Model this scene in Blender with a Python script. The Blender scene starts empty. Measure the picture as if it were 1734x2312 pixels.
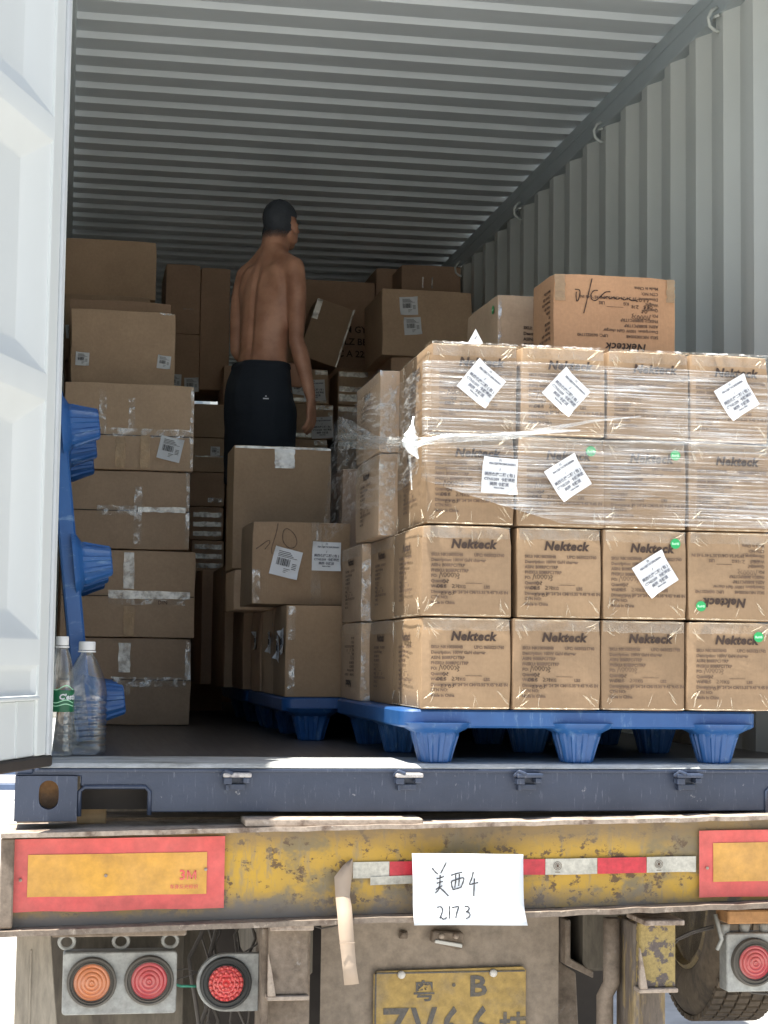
import bpy, bmesh, math, random
import numpy as np
from mathutils import Vector, Matrix, Euler, noise
random.seed(7)
S = bpy.context.scene
COL = S.collection
R = math.radians
# ------------------------------------------------------------------ camera, sky, sun, exposure
cam_d = bpy.data.cameras.new('camera'); cam = bpy.data.objects.new('camera', cam_d); COL.objects.link(cam)
cam_d.sensor_width = 36; cam_d.lens = 62.79; cam_d.clip_start = .05; cam_d.clip_end = 2000
_r = Vector((.98451, -.17484, .01305)).normalized(); _f = Vector((.17421, .98134, .08151)).normalized()
_u = _r.cross(_f).normalized(); _r = _f.cross(_u).normalized()
cam.matrix_world = Matrix(((_r.x, _u.x, -_f.x, .1176), (_r.y, _u.y, -_f.y, -4.832), (_r.z, _u.z, -_f.z, .287), (0, 0, 0, 1)))
S.camera = cam
W = bpy.data.worlds.new('World'); S.world = W; W.use_nodes = True
SUN_TRAVEL = Vector((.245, .062, -1.0)).normalized()
wn = W.node_tree.nodes; wl = W.node_tree.links
sky = wn.new('ShaderNodeTexSky'); sky.sky_type = 'NISHITA'; sky.sun_disc = False
sky.sun_elevation = math.asin(-SUN_TRAVEL.z); sky.sun_rotation = math.atan2(-SUN_TRAVEL.x, -SUN_TRAVEL.y)
sky.air_density = 1.3; sky.dust_density = 3.0; sky.altitude = 20
wl.new(sky.outputs[0], wn['Background'].inputs[0]); wn['Background'].inputs[1].default_value = .075
sl = bpy.data.lights.new('sun', 'SUN'); sl.energy = 5.0; sl.angle = R(.5); sl.color = (1, .95, .86)
so = bpy.data.objects.new('sun', sl); COL.objects.link(so); so.rotation_euler = SUN_TRAVEL.to_track_quat('-Z', 'Y').to_euler(); so.location = (0, -3, 12)
S.view_settings.view_transform = 'Standard'; S.view_settings.look = 'None'; S.view_settings.gamma = 1; S.view_settings.use_curve_mapping = False
S.view_settings.exposure = 1.5
S.render.engine = 'CYCLES'
S.cycles.max_bounces = 14; S.cycles.diffuse_bounces = 12; S.cycles.transparent_max_bounces = 24; S.cycles.glossy_bounces = 5; S.cycles.transmission_bounces = 10
S.cycles.use_denoising = True

# ------------------------------------------------------------------ materials
MATS = {}
def nmat(name):
    m = bpy.data.materials.new(name); m.use_nodes = True; MATS[name] = m
    nt = m.node_tree; return m, nt, nt.nodes['Principled BSDF']
def N(nt, t, **kw):
    n = nt.nodes.new(t)
    for k, v in kw.items():
        if k in n.inputs: n.inputs[k].default_value = v
        else: setattr(n, k, v)
    return n
def ramp(nt, fac, stops):
    r = nt.nodes.new('ShaderNodeValToRGB'); e = r.color_ramp.elements
    while len(e) > 1: e.remove(e[-1])
    e[0].position = stops[0][0]; e[0].color = c4(stops[0][1])
    for p, c in stops[1:]:
        q = e.new(p); q.color = c4(c)
    nt.links.new(fac, r.inputs[0]); return r
def c4(c):
    if isinstance(c, (int, float)): c = (c, c, c)
    return (*c[:3], 1)
def coords(nt, scale=(1, 1, 1), loc_rand=True):
    tc = N(nt, 'ShaderNodeTexCoord'); mp = N(nt, 'ShaderNodeMapping'); mp.inputs['Scale'].default_value = scale
    nt.links.new(tc.outputs['Object'], mp.inputs[0])
    if loc_rand:
        oi = N(nt, 'ShaderNodeObjectInfo'); mu = N(nt, 'ShaderNodeMath', operation='MULTIPLY'); mu.inputs[1].default_value = 37.
        nt.links.new(oi.outputs['Random'], mu.inputs[0])
        cb = N(nt, 'ShaderNodeCombineXYZ')
        for i in range(3): nt.links.new(mu.outputs[0], cb.inputs[i])
        nt.links.new(cb.outputs[0], mp.inputs['Location'])
    return mp.outputs[0]
def noise_n(nt, vec, scale, detail=4, rough=.6):
    n = N(nt, 'ShaderNodeTexNoise'); n.inputs['Scale'].default_value = scale; n.inputs['Detail'].default_value = detail; n.inputs['Roughness'].default_value = rough
    nt.links.new(vec, n.inputs['Vector']); return n.outputs['Fac']
def mixc(nt, fac, a, b, mode='MIX'):
    m = N(nt, 'ShaderNodeMix', data_type='RGBA', blend_type=mode)
    for s, v in ((m.inputs[0], fac), (m.inputs[6], a), (m.inputs[7], b)):
        if isinstance(v, (int, float)): s.default_value = v
        elif isinstance(v, tuple): s.default_value = c4(v)
        else: nt.links.new(v, s)
    return m.outputs[2]
def bump(nt, bsdf, h, strength=.3, dist=.01):
    b = N(nt, 'ShaderNodeBump'); b.inputs['Strength'].default_value = strength; b.inputs['Distance'].default_value = dist
    nt.links.new(h, b.inputs['Height']); nt.links.new(b.outputs[0], bsdf.inputs['Normal'])
def simple(name, col, rough=.6, metal=0., var=.15, scale=8, bmp=.1, spec=.5):
    m, nt, b = nmat(name); v = coords(nt); n = noise_n(nt, v, scale)
    lo = tuple(c * (1 - var) for c in col); hi = tuple(min(1, c * (1 + var)) for c in col)
    r = ramp(nt, n, [(.3, lo), (.7, hi)]); nt.links.new(r.outputs[0], b.inputs['Base Color'])
    b.inputs['Roughness'].default_value = rough; b.inputs['Metallic'].default_value = metal; b.inputs['Specular IOR Level'].default_value = spec
    if bmp: bump(nt, b, noise_n(nt, v, scale * 6), bmp, .004)
    return m
def worn(name, col, dirt, amount=.5, scale=5, rough=.55, stretch=(1, 1, 1), third=None, bmp=.25, dist=.004, sharp=.08):
    """paint with wear and grime of its own"""
    m, nt, b = nmat(name); v = coords(nt, stretch)
    n = noise_n(nt, v, scale, 7, .65)
    r = ramp(nt, n, [(max(0, amount - sharp), 0.), (min(1, amount + sharp), 1.)])
    c = mixc(nt, r.outputs[0], dirt, col)
    n2 = noise_n(nt, v, scale * 5, 5, .7); r2 = ramp(nt, n2, [(.3, .62), (.65, 1.)])
    c = mixc(nt, 1., c, r2.outputs[0], 'MULTIPLY')
    if third:
        n3 = noise_n(nt, v, scale * 1.7, 8, .7); r3 = ramp(nt, n3, [(.60, 0.), (.66, 1.)])
        c = mixc(nt, r3.outputs[0], c, third)
    nt.links.new(c, b.inputs['Base Color']); b.inputs['Roughness'].default_value = rough
    bump(nt, b, n2, bmp, dist); return m

def cardboard(name, col, flute=True):
    m, nt, b = nmat(name); v = coords(nt)
    oi = N(nt, 'ShaderNodeObjectInfo')
    n = noise_n(nt, v, 5, 5, .6); r = ramp(nt, n, [(.25, .86), (.75, 1.07)])
    c = mixc(nt, 1., col, r.outputs[0], 'MULTIPLY')
    rr = ramp(nt, oi.outputs['Random'], [(0, (.84, .82, .79)), (.5, (1., .99, .97)), (1, (1.13, 1.11, 1.06))])
    c = mixc(nt, 1., c, rr.outputs[0], 'MULTIPLY')
    n3 = noise_n(nt, v, 90, 3, .6); r3 = ramp(nt, n3, [(.3, .93), (.7, 1.04)]); c = mixc(nt, 1., c, r3.outputs[0], 'MULTIPLY')
    n4 = noise_n(nt, coords(nt, (1, 1, .25)), 14, 6, .7); r4 = ramp(nt, n4, [(.66, 1.), (.74, .82)]); c = mixc(nt, 1., c, r4.outputs[0], 'MULTIPLY')
    nt.links.new(c, b.inputs['Base Color']); b.inputs['Roughness'].default_value = .75; b.inputs['Specular IOR Level'].default_value = .25
    # faint vertical fluting + dents
    w = N(nt, 'ShaderNodeTexWave', wave_type='BANDS', bands_direction='DIAGONAL'); w.inputs['Scale'].default_value = 70; w.inputs['Distortion'].default_value = 1.
    tc = coords(nt, (1, 1, .02)); nt.links.new(tc, w.inputs['Vector'])
    ad = N(nt, 'ShaderNodeMath', operation='MULTIPLY_ADD'); nt.links.new(w.outputs['Fac'], ad.inputs[0]); ad.inputs[1].default_value = .015; nt.links.new(n, ad.inputs[2])
    bump(nt, b, ad.outputs[0], .5, .006); return m
cardboard('cardboard_tan', (.325, .226, .142))
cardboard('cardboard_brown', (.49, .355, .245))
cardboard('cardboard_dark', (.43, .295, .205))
cardboard('cardboard_bounce_lit', (.72, .425, .245))  # light bounced off the sunlit carton tops is put into this base colour

def film(name, lo, hi, scale, stretch, tint=(.9, .92, .92), rough=.22, thr=(.42, .62), diff=.5, bs=.8, second=None):
    """clear plastic: mostly see-through, creases catch the light"""
    m, nt, b = nmat(name); nt.nodes.remove(b); out = nt.nodes['Material Output']
    v = coords(nt, stretch); n = noise_n(nt, v, scale, 6, .68)
    f = ramp(nt, n, [(thr[0], lo), (thr[1], hi)]).outputs[0]
    if second:
        n2 = noise_n(nt, coords(nt, second[0]), second[1], 4, .6); f2 = ramp(nt, n2, [(.35, .35), (.65, 1.25)]).outputs[0]
        f = mixc(nt, 1., f, f2, 'MULTIPLY')
    tr = N(nt, 'ShaderNodeBsdfTransparent'); tr.inputs[0].default_value = c4((.97, .97, .96))
    gl = N(nt, 'ShaderNodeBsdfGlossy'); gl.inputs[0].default_value = c4(tint); gl.inputs['Roughness'].default_value = rough
    df = N(nt, 'ShaderNodeBsdfDiffuse'); df.inputs[0].default_value = c4(tint)
    bp = N(nt, 'ShaderNodeBump'); bp.inputs['Strength'].default_value = bs; bp.inputs['Distance'].default_value = .006; nt.links.new(n, bp.inputs['Height'])
    for s in (gl, df): nt.links.new(bp.outputs[0], s.inputs['Normal'])
    m1 = N(nt, 'ShaderNodeMixShader'); m1.inputs[0].default_value = diff; nt.links.new(gl.outputs[0], m1.inputs[1]); nt.links.new(df.outputs[0], m1.inputs[2])
    m2 = N(nt, 'ShaderNodeMixShader'); nt.links.new(f, m2.inputs[0]); nt.links.new(tr.outputs[0], m2.inputs[1]); nt.links.new(m1.outputs[0], m2.inputs[2])
    nt.links.new(m2.outputs[0], out.inputs[0]); return m
film('stretch_film', .09, .60, 9, (.35, .6, 22), thr=(.47, .64), diff=.5, second=((1.2, 1, 2.2), 3.5))
film('stretch_film_side', .05, .5, 8, (3, 2, 9), thr=(.47, .68), diff=.55, second=((1, 1, 1.5), 3))
film('film_rope', .10, .65, 26, (.5, 1, 2.2), diff=.55, thr=(.38, .66))
film('film_thick', .5, .95, 30, (1, 1, 1), diff=.6, thr=(.35, .6))
film('clear_tape', .06, .75, 26, (1, 1, 1), diff=.5, thr=(.48, .62), second=((1, 1, 1), 9))
film('clear_tape_plain', .05, .22, 12, (1, 1, 1), diff=.4, thr=(.4, .7), bs=.3)
film('tape_crease', .12, .55, 40, (1, 1, 1), tint=(.90, .82, .66), diff=.6, thr=(.3, .65))
film('white_tape', .62, .97, 24, (1, 1, 1), tint=(.92, .90, .84), diff=.7, thr=(.40, .52), second=((1, 1, 1), 6))
film('brown_tape', .65, .9, 20, (1, 1, 1), tint=(.50, .36, .23), diff=.8, thr=(.4, .6))

simple('label_paper', (.70, .72, .735), .55, var=.03, bmp=.05)
simple('label_grey', (.55, .55, .52), .6, var=.08)
simple('ink_brown', (.045, .026, .018), .7, var=.25, scale=60, bmp=0)
simple('ink_faded', (.125, .08, .055), .75, var=.3, scale=60, bmp=0)
simple('ink_black', (.03, .03, .035), .6, var=.2, bmp=0)
simple('ink_grey', (.16, .17, .2), .6, var=.4, scale=80, bmp=0)
simple('sticker_green', (.02, .36, .11), .4, var=.1)
simple('sticker_text', (.45, .85, .55), .4, var=.05)
m, nt, b = nmat('pallet_blue'); v = coords(nt)
n = noise_n(nt, v, 6, 6, .65); c = ramp(nt, n, [(.3, (.010, .060, .20)), (.7, (.020, .095, .275))]).outputs[0]
n2 = noise_n(nt, coords(nt, (2.2, 2.2, .5)), 16, 8, .75); sc = ramp(nt, n2, [(.56, 0.), (.68, .6)]).outputs[0]
c = mixc(nt, sc, c, (.16, .27, .42)); nt.links.new(c, b.inputs['Base Color']); b.inputs['Roughness'].default_value = .42; bump(nt, b, n2, .15, .003)
m, nt, b = nmat('container_grey'); v = coords(nt); n = noise_n(nt, v, 1.5, 3, .5)
c = ramp(nt, n, [(.3, (.55, .585, .565)), (.7, (.60, .635, .61))]).outputs[0]
n2 = noise_n(nt, coords(nt, (1, 1, .5)), 26, 9, .78); c = mixc(nt, ramp(nt, n2, [(.70, 0.), (.73, .6)]).outputs[0], c, (.30, .24, .18))
n3 = noise_n(nt, coords(nt, (.25, 1, 1)), 40, 7, .75); c = mixc(nt, ramp(nt, n3, [(.67, 0.), (.74, .35)]).outputs[0], c, (.42, .44, .43))
nt.links.new(c, b.inputs['Base Color']); b.inputs['Roughness'].default_value = .42; bump(nt, b, n, .15, .01)
simple('roof_paint', (.565, .615, .635), .5, var=.04, scale=2, bmp=.03)
simple('rail_grey', (.42, .48, .50), .45, var=.05, scale=4, bmp=.02)
simple('door_white', (.60, .635, .635), .38, var=.02, scale=3, bmp=.02)
simple('door_stile', (.60, .635, .63), .38, var=.03, scale=4, bmp=.02)
simple('gasket', (.50, .53, .55), .6, var=.06)
simple('gasket_dark', (.030, .024, .020), .7, var=.3)
# navy sill with pale scratches and rust nicks
m, nt, b = nmat('sill_navy'); v = coords(nt)
n = noise_n(nt, v, 5, 6, .6); c = ramp(nt, n, [(.3, (.024, .036, .066)), (.7, (.040, .055, .094))]).outputs[0]
n2 = noise_n(nt, coords(nt, (3, 1, .35)), 40, 8, .75); c = mixc(nt, ramp(nt, n2, [(.58, 0.), (.68, .45)]).outputs[0], c, (.22, .24, .30))
n3 = noise_n(nt, v, 28, 8, .7); c = mixc(nt, ramp(nt, n3, [(.67, 0.), (.70, .8)]).outputs[0], c, (.30, .30, .32))
n4 = noise_n(nt, v, 11, 8, .75); c = mixc(nt, ramp(nt, n4, [(.69, 0.), (.72, .9)]).outputs[0], c, (.09, .05, .04))
nt.links.new(c, b.inputs['Base Color']); b.inputs['Roughness'].default_value = .42; bump(nt, b, n3, .35, .004)
worn('threshold_plate', (.50, .52, .52), (.26, .27, .25), .42, 7, .5, stretch=(.6, 2, 1), bmp=.2)
worn('rusty_steel', (.42, .345, .28), (.17, .12, .09), .42, 14, .8, third=(.42, .37, .32), bmp=.5)
worn('flange_grime', (.24, .195, .155), (.14, .10, .075), .42, 14, .8, third=(.38, .32, .26), bmp=.5)
worn('sunlit_scraped_steel', (.50, .48, .47), (.25, .24, .26), .42, 30, .5, bmp=.4)
m, nt, b = nmat('beam_yellow'); v = coords(nt, (1, 1, 1.3))
n = noise_n(nt, v, 4.5, 6, .62); c = ramp(nt, n, [(.30, (.17, .135, .085)), (.41, (.23, .175, .08)), (.48, (.45, .28, .045)), (.70, (.57, .34, .03))]).outputs[0]
n2 = noise_n(nt, v, 22, 8, .72); c = mixc(nt, ramp(nt, n2, [(.545, 0.), (.585, .9)]).outputs[0], c, (.095, .055, .03))
n3 = noise_n(nt, coords(nt, (2.4, 1, .6)), 18, 7, .7); c = mixc(nt, ramp(nt, n3, [(.52, 0.), (.66, .6)]).outputs[0], c, (.22, .19, .14))
sp = N(nt, 'ShaderNodeTexCoord'); sx = N(nt, 'ShaderNodeSeparateXYZ'); nt.links.new(sp.outputs['Object'], sx.inputs[0])
ad = N(nt, 'ShaderNodeMath', operation='MULTIPLY_ADD'); nt.links.new(noise_n(nt, v, 9, 5, .7), ad.inputs[0]); ad.inputs[1].default_value = .12; nt.links.new(sx.outputs['Z'], ad.inputs[2])
c = mixc(nt, ramp(nt, ad.outputs[0], [(0., .0), (1., 1.)]).outputs[0], c, c)
n5 = noise_n(nt, coords(nt, (.35, 1, 3.)), 60, 7, .8); c = mixc(nt, ramp(nt, n5, [(.62, 0.), (.70, .7)]).outputs[0], c, (.13, .09, .06))
n6 = noise_n(nt, coords(nt, (1, 1, 1)), 11, 9, .8); c = mixc(nt, ramp(nt, n6, [(.63, 0.), (.645, .9)]).outputs[0], c, (.085, .05, .035))
grime = N(nt, 'ShaderNodeMapRange'); grime.inputs[1].default_value = -.27; grime.inputs[2].default_value = -.34; nt.links.new(ad.outputs[0], grime.inputs[0])
c = mixc(nt, grime.outputs[0], c, (.185, .16, .135))
g2 = N(nt, 'ShaderNodeMapRange'); g2.inputs[1].default_value = -.175; g2.inputs[2].default_value = -.125; g2.inputs[4].default_value = .8; nt.links.new(ad.outputs[0], g2.inputs[0]); c = mixc(nt, g2.outputs[0], c, (.17, .13, .085))
nt.links.new(c, b.inputs['Base Color']); b.inputs['Roughness'].default_value = .6; bump(nt, b, n2, .4, .005)
worn('chipped_yellow', (.36, .27, .10), (.125, .10, .09), .47, 22, .7, sharp=.02, bmp=.5)
worn('post_grime', (.30, .225, .12), (.17, .14, .115), .55, 9, .8, stretch=(2, 2, .5), sharp=.03, bmp=.4)
worn('dusty_steel', (.25, .20, .155), (.15, .115, .085), .45, 9, .85, third=(.26, .235, .21), bmp=.4)
worn('dusty_panel', (.37, .30, .23), (.28, .235, .19), .47, 5, .85, bmp=.2, sharp=.2)
worn('mud_flap', (.16, .14, .11), (.11, .095, .078), .45, 5, .9, bmp=.2, stretch=(2, 2, .5))
worn('khaki_panel', (.33, .29, .23), (.27, .235, .185), .45, 4, .8, stretch=(3, 3, .5))
worn('tyre_rubber', (.19, .145, .10), (.10, .08, .06), .45, 7, .92, bmp=.4)
worn('rim_paint', (.34, .25, .12), (.16, .12, .09), .42, 14, .6)
worn('lamp_housing', (.40, .41, .39), (.31, .31, .29), .45, 8, .6)
worn('orange_rust', (.40, .21, .085), (.24, .15, .09), .42, 9, .8)
simple('rubber_black', (.045, .045, .042), .75)
simple('rubber_dusty', (.11, .10, .085), .85)
for nm, col in (('lens_orange', (.52, .16, .045)), ('lens_red', (.42, .035, .045)), ('lens_red_bright', (.66, .045, .05))):
    m, nt, b = nmat(nm); v = coords(nt); n = noise_n(nt, v, 12, 5, .6)
    c = mixc(nt, ramp(nt, n, [(.35, .0), (.75, .45)]).outputs[0], col, (.40, .22, .17)); nt.links.new(c, b.inputs['Base Color'])
    b.inputs['Roughness'].default_value = .25; b.inputs['Coat Weight'].default_value = .4
worn('reflector_red', (.72, .075, .07), (.66, .17, .15), .45, 2.2, .4, bmp=.12, sharp=.25)
worn('reflector_amber', (.70, .36, .045), (.62, .35, .12), .45, 2.6, .4, bmp=.15, sharp=.25)
worn('tape_red', (.62, .035, .055), (.45, .06, .06), .35, 9, .4)
worn('tape_silver', (.60, .58, .50), (.45, .44, .38), .42, 12, .45)
worn('plate_yellow', (.46, .31, .09), (.34, .25, .12), .45, 8, .6)
worn('plate_grey', (.13, .12, .11), (.2, .165, .11), .42, 20, .7)
simple('paper_white', (.66, .70, .74), .7, var=.015, scale=2)
simple('masking_tape', (.42, .33, .25), .7, var=.08)
simple('bolt_white', (.62, .60, .56), .4)
simple('wood_floor', (.085, .08, .078), .5, var=.35, scale=6)
m, nt, b = nmat('wood_floor_boards'); v = coords(nt, (14, .6, 1), False)
n = noise_n(nt, v, 4, 6, .6); c = ramp(nt, n, [(.3, (.045, .042, .042)), (.7, (.115, .105, .10))]).outputs[0]
nt.links.new(c, b.inputs['Base Color']); b.inputs['Roughness'].default_value = .38; bump(nt, b, n, .2, .003)
simple('wood_block', (.40, .27, .14), .8, var=.25, scale=20)
simple('cable_grey', (.075, .066, .058), .7); simple('cable_green', (.06, .30, .20), .6)
worn('yard_concrete', (.58, .57, .55), (.50, .49, .47), .45, .35, .9, bmp=.1)
simple('far_wall', (.62, .58, .52), .8, var=.04, scale=.5); simple('far_blue', (.10, .15, .26), .5)
m, nt, b = nmat('skin'); v = coords(nt); n = noise_n(nt, v, 9, 4, .55)
c = ramp(nt, n, [(.35, (.29, .135, .08)), (.65, (.46, .24, .15))]).outputs[0]; nt.links.new(c, b.inputs['Base Color'])
b.inputs['Roughness'].default_value = .5; b.inputs['Subsurface Weight'].default_value = .08; b.inputs['Subsurface Radius'].default_value = (.02, .008, .004); bump(nt, b, noise_n(nt, v, 60, 4, .6), .12, .002)
m, nt, b = nmat('hair_black'); out = nt.nodes['Material Output']; v = coords(nt); b.inputs['Base Color'].default_value = (.030, .036, .045, 1); b.inputs['Roughness'].default_value = .75; bump(nt, b, noise_n(nt, v, 160, 4, .7), .5, .003)
tcn = N(nt, 'ShaderNodeTexCoord'); sxz = N(nt, 'ShaderNodeSeparateXYZ'); nt.links.new(tcn.outputs['Object'], sxz.inputs[0])
ad = N(nt, 'ShaderNodeMath', operation='MULTIPLY_ADD'); nt.links.new(noise_n(nt, v, 220, 3, .7), ad.inputs[0]); ad.inputs[1].default_value = .05; nt.links.new(sxz.outputs['Z'], ad.inputs[2])
mr = N(nt, 'ShaderNodeMapRange'); mr.inputs[1].default_value = -.052; mr.inputs[2].default_value = .0; nt.links.new(ad.outputs[0], mr.inputs[0])
trn = N(nt, 'ShaderNodeBsdfTransparent'); mxs = N(nt, 'ShaderNodeMixShader'); nt.links.new(mr.outputs[0], mxs.inputs[0]); nt.links.new(trn.outputs[0], mxs.inputs[1]); nt.links.new(b.outputs[0], mxs.inputs[2]); nt.links.new(mxs.outputs[0], out.inputs[0])
m, nt, b = nmat('shorts_navy'); v = coords(nt); b.inputs['Base Color'].default_value = (.008, .013, .021, 1); b.inputs['Roughness'].default_value = .85; bump(nt, b, noise_n(nt, v, 9, 5, .6), .35, .02)
m, nt, b = nmat('bottle_plastic'); nt.nodes.remove(b); out = nt.nodes['Material Output']
tr = N(nt, 'ShaderNodeBsdfTransparent'); tr.inputs[0].default_value = c4((.97, .98, .98)); gl = N(nt, 'ShaderNodeBsdfGlossy'); gl.inputs[0].default_value = c4((1, 1, 1)); gl.inputs['Roughness'].default_value = .08
lw = N(nt, 'ShaderNodeLayerWeight'); lw.inputs[0].default_value = .42; v = coords(nt); n = noise_n(nt, v, 30, 5, .6)
bp = N(nt, 'ShaderNodeBump'); bp.inputs['Strength'].default_value = .7; bp.inputs['Distance'].default_value = .006; nt.links.new(n, bp.inputs['Height']); nt.links.new(bp.outputs[0], gl.inputs['Normal'])
ad = N(nt, 'ShaderNodeMath', operation='MULTIPLY_ADD'); nt.links.new(lw.outputs['Facing'], ad.inputs[0]); ad.inputs[1].default_value = .55; ad.inputs[2].default_value = .03
mx = N(nt, 'ShaderNodeMixShader'); nt.links.new(ad.outputs[0], mx.inputs[0]); nt.links.new(tr.outputs[0], mx.inputs[1]); nt.links.new(gl.outputs[0], mx.inputs[2]); nt.links.new(mx.outputs[0], out.inputs[0])
simple('cap_white', (.72, .72, .70), .4, var=.03); simple('label_green', (.012, .13, .055), .35, var=.1)
simple('ring_grey', (.50, .54, .52), .4)
M = MATS

# ------------------------------------------------------------------ mesh helpers
class MB:
    def __init__(s): s.v = []; s.f = []
    def add(s, v, f):
        n = len(s.v); s.v += [tuple(p) for p in v]; s.f += [tuple(i + n for i in q) for q in f]; return s
    def box(s, x0, x1, y0, y1, z0, z1, mat=None):
        v = [(x0, y0, z0), (x1, y0, z0), (x1, y1, z0), (x0, y1, z0), (x0, y0, z1), (x1, y0, z1), (x1, y1, z1), (x0, y1, z1)]
        if mat is not None: v = [mat @ Vector(p) for p in v]
        return s.add(v, [(0, 3, 2, 1), (4, 5, 6, 7), (0, 1, 5, 4), (1, 2, 6, 5), (2, 3, 7, 6), (3, 0, 4, 7)])
    def lathe(s, prof, n=32, mat=None, flute=None):
        """profile (r, h) about +Z"""
        v = []
        for r, h in prof:
            for i in range(n):
                a = 2 * math.pi * i / n; rr = r * (flute(a, h) if flute else 1)
                p = Vector((rr * math.cos(a), rr * math.sin(a), h)); v.append(mat @ p if mat is not None else p)
        f = []
        for j in range(len(prof) - 1):
            for i in range(n): f.append((j * n + i, j * n + (i + 1) % n, (j + 1) * n + (i + 1) % n, (j + 1) * n + i))
        if prof[0][0] > 1e-6: f.append(tuple(reversed(range(n))))
        if prof[-1][0] > 1e-6: f.append(tuple(range((len(prof) - 1) * n, len(prof) * n)))
        return s.add(v, f)
    def tube(s, pts, r, n=8, caps=True):
        pts = [Vector(p) for p in pts]; k = len(pts); rs = r if isinstance(r, (list, tuple)) else [r] * k
        v = []; prev = None
        for i, p in enumerate(pts):
            d = (pts[min(i + 1, k - 1)] - pts[max(i - 1, 0)]).normalized()
            if prev is None: a = d.orthogonal().normalized()
            else: a = (prev - d * prev.dot(d)).normalized()
            prev = a; b_ = d.cross(a)
            for j in range(n):
                t = 2 * math.pi * j / n; v.append(p + (a * math.cos(t) + b_ * math.sin(t)) * rs[i])
        f = [(i * n + j, i * n + (j + 1) % n, (i + 1) * n + (j + 1) % n, (i + 1) * n + j) for i in range(k - 1) for j in range(n)]
        if caps: f += [tuple(reversed(range(n))), tuple(range((k - 1) * n, k * n))]
        return s.add(v, f)
    def prism(s, poly, y0, y1, axis='y', mat=None):
        """polygon in the x-z plane extruded along y (or 'x': polygon in y-z; 'z': in x-y)"""
        n = len(poly)
        def P(a, b_, c):
            p = {'y': (a, c, b_), 'x': (c, a, b_), 'z': (a, b_, c)}[axis]
            return mat @ Vector(p) if mat is not None else p
        v = [P(a, b_, y0) for a, b_ in poly] + [P(a, b_, y1) for a, b_ in poly]
        f = [tuple(range(n)), tuple(reversed(range(n, 2 * n)))] + [(i, i + n, (i + 1) % n + n, (i + 1) % n) for i in range(n)]
        return s.add(v, f)
    def sheet(s, g):
        """grid of points g[i][j]"""
        a, b_ = len(g), len(g[0]); v = [p for row in g for p in row]
        return s.add(v, [(i * b_ + j, (i + 1) * b_ + j, (i + 1) * b_ + j + 1, i * b_ + j + 1) for i in range(a - 1) for j in range(b_ - 1)])
    def mesh(s, name, mat, smooth=False, bevel=0, seg=1, solid=0, recalc=True, angle=None):
        me = bpy.data.meshes.new(name); me.from_pydata([tuple(p) for p in s.v], [], s.f)
        bm = bmesh.new(); bm.from_mesh(me)
        if recalc: bmesh.ops.recalc_face_normals(bm, faces=bm.faces)
        if bevel:
            ed = [e for e in bm.edges if len(e.link_faces) == 2 and e.calc_face_angle(0) > .5]
            bmesh.ops.bevel(bm, geom=ed, offset=bevel, segments=seg, affect='EDGES', profile=.6, clamp_overlap=True)
        bm.to_mesh(me); bm.free()
        me.materials.append(M[mat] if isinstance(mat, str) else mat)
        if smooth:
            me.shade_smooth()
            if angle: me.set_sharp_from_angle(angle=R(angle))
        return me
def put(name, me, parent=None, loc=(0, 0, 0), rot=(0, 0, 0), mat=None):
    o = bpy.data.objects.new(name, me); COL.objects.link(o)
    if parent is not None: o.parent = parent
    if mat is not None: o.matrix_local = mat
    else: o.location = loc; o.rotation_euler = rot
    return o
def put_s(*a, **k):
    o = put(*a, **k); o['kind'] = 'stuff'; return o
def thing(name, label, cat, loc=(0, 0, 0), rot=(0, 0, 0), group=None):
    o = bpy.data.objects.new(name, None); COL.objects.link(o); o.location = loc; o.rotation_euler = rot; o.empty_display_size = .1
    o['label'] = label; o['category'] = cat
    if group: o['group'] = group
    return o
def tag(o, label, cat, group=None):
    o['label'] = label; o['category'] = cat
    if group: o['group'] = group
    return o
_tc = {}
def text_mesh(s, size, mat, shear=0, offset=0, spacing=1, align='LEFT', line=1.):
    k = (s, size, mat, shear, offset, spacing, align, line)
    if k in _tc: return _tc[k]
    c = bpy.data.curves.new('print', 'FONT'); c.body = s; c.size = size; c.shear = shear; c.offset = offset; c.space_character = spacing
    c.align_x = align; c.space_line = line; c.resolution_u = 2; c.fill_mode = 'FRONT'
    o = bpy.data.objects.new('tmp', c); COL.objects.link(o)
    dg = bpy.context.evaluated_depsgraph_get(); dg.update()
    me = bpy.data.meshes.new_from_object(o.evaluated_get(dg)); bpy.data.objects.remove(o)
    me.materials.clear(); me.materials.append(M[mat]); _tc[k] = me; return me
def stroke_mesh(strokes, w, mat, jitter=.15):
    """pen strokes: list of point lists in the plane (x, z) -> flat ribbons facing -Y, thickness in y"""
    mb = MB()
    for st in strokes:
        # smooth the polyline
        P = [Vector((a, 0, b_)) for a, b_ in st]
        Q = []
        for i in range(len(P) - 1):
            p0 = P[max(i - 1, 0)]; p1 = P[i]; p2 = P[i + 1]; p3 = P[min(i + 2, len(P) - 1)]
            for t in (0, .25, .5, .75):
                Q.append(.5 * ((2 * p1) + (p2 - p0) * t + (2 * p0 - 5 * p1 + 4 * p2 - p3) * t * t + (3 * p1 - p0 - 3 * p2 + p3) * t ** 3))
        Q.append(P[-1]); L = []
        for i, q in enumerate(Q):
            d = (Q[min(i + 1, len(Q) - 1)] - Q[max(i - 1, 0)])
            d = d.normalized() if d.length > 1e-9 else Vector((1, 0, 0))
            nn = Vector((-d.z, 0, d.x)); ww = w * .5 * (1 + jitter * math.sin(i * 1.7))
            L.append([q + nn * ww, q - nn * ww])
        mb.sheet(L)
    return mb.mesh('strokes', mat, recalc=False)

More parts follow.
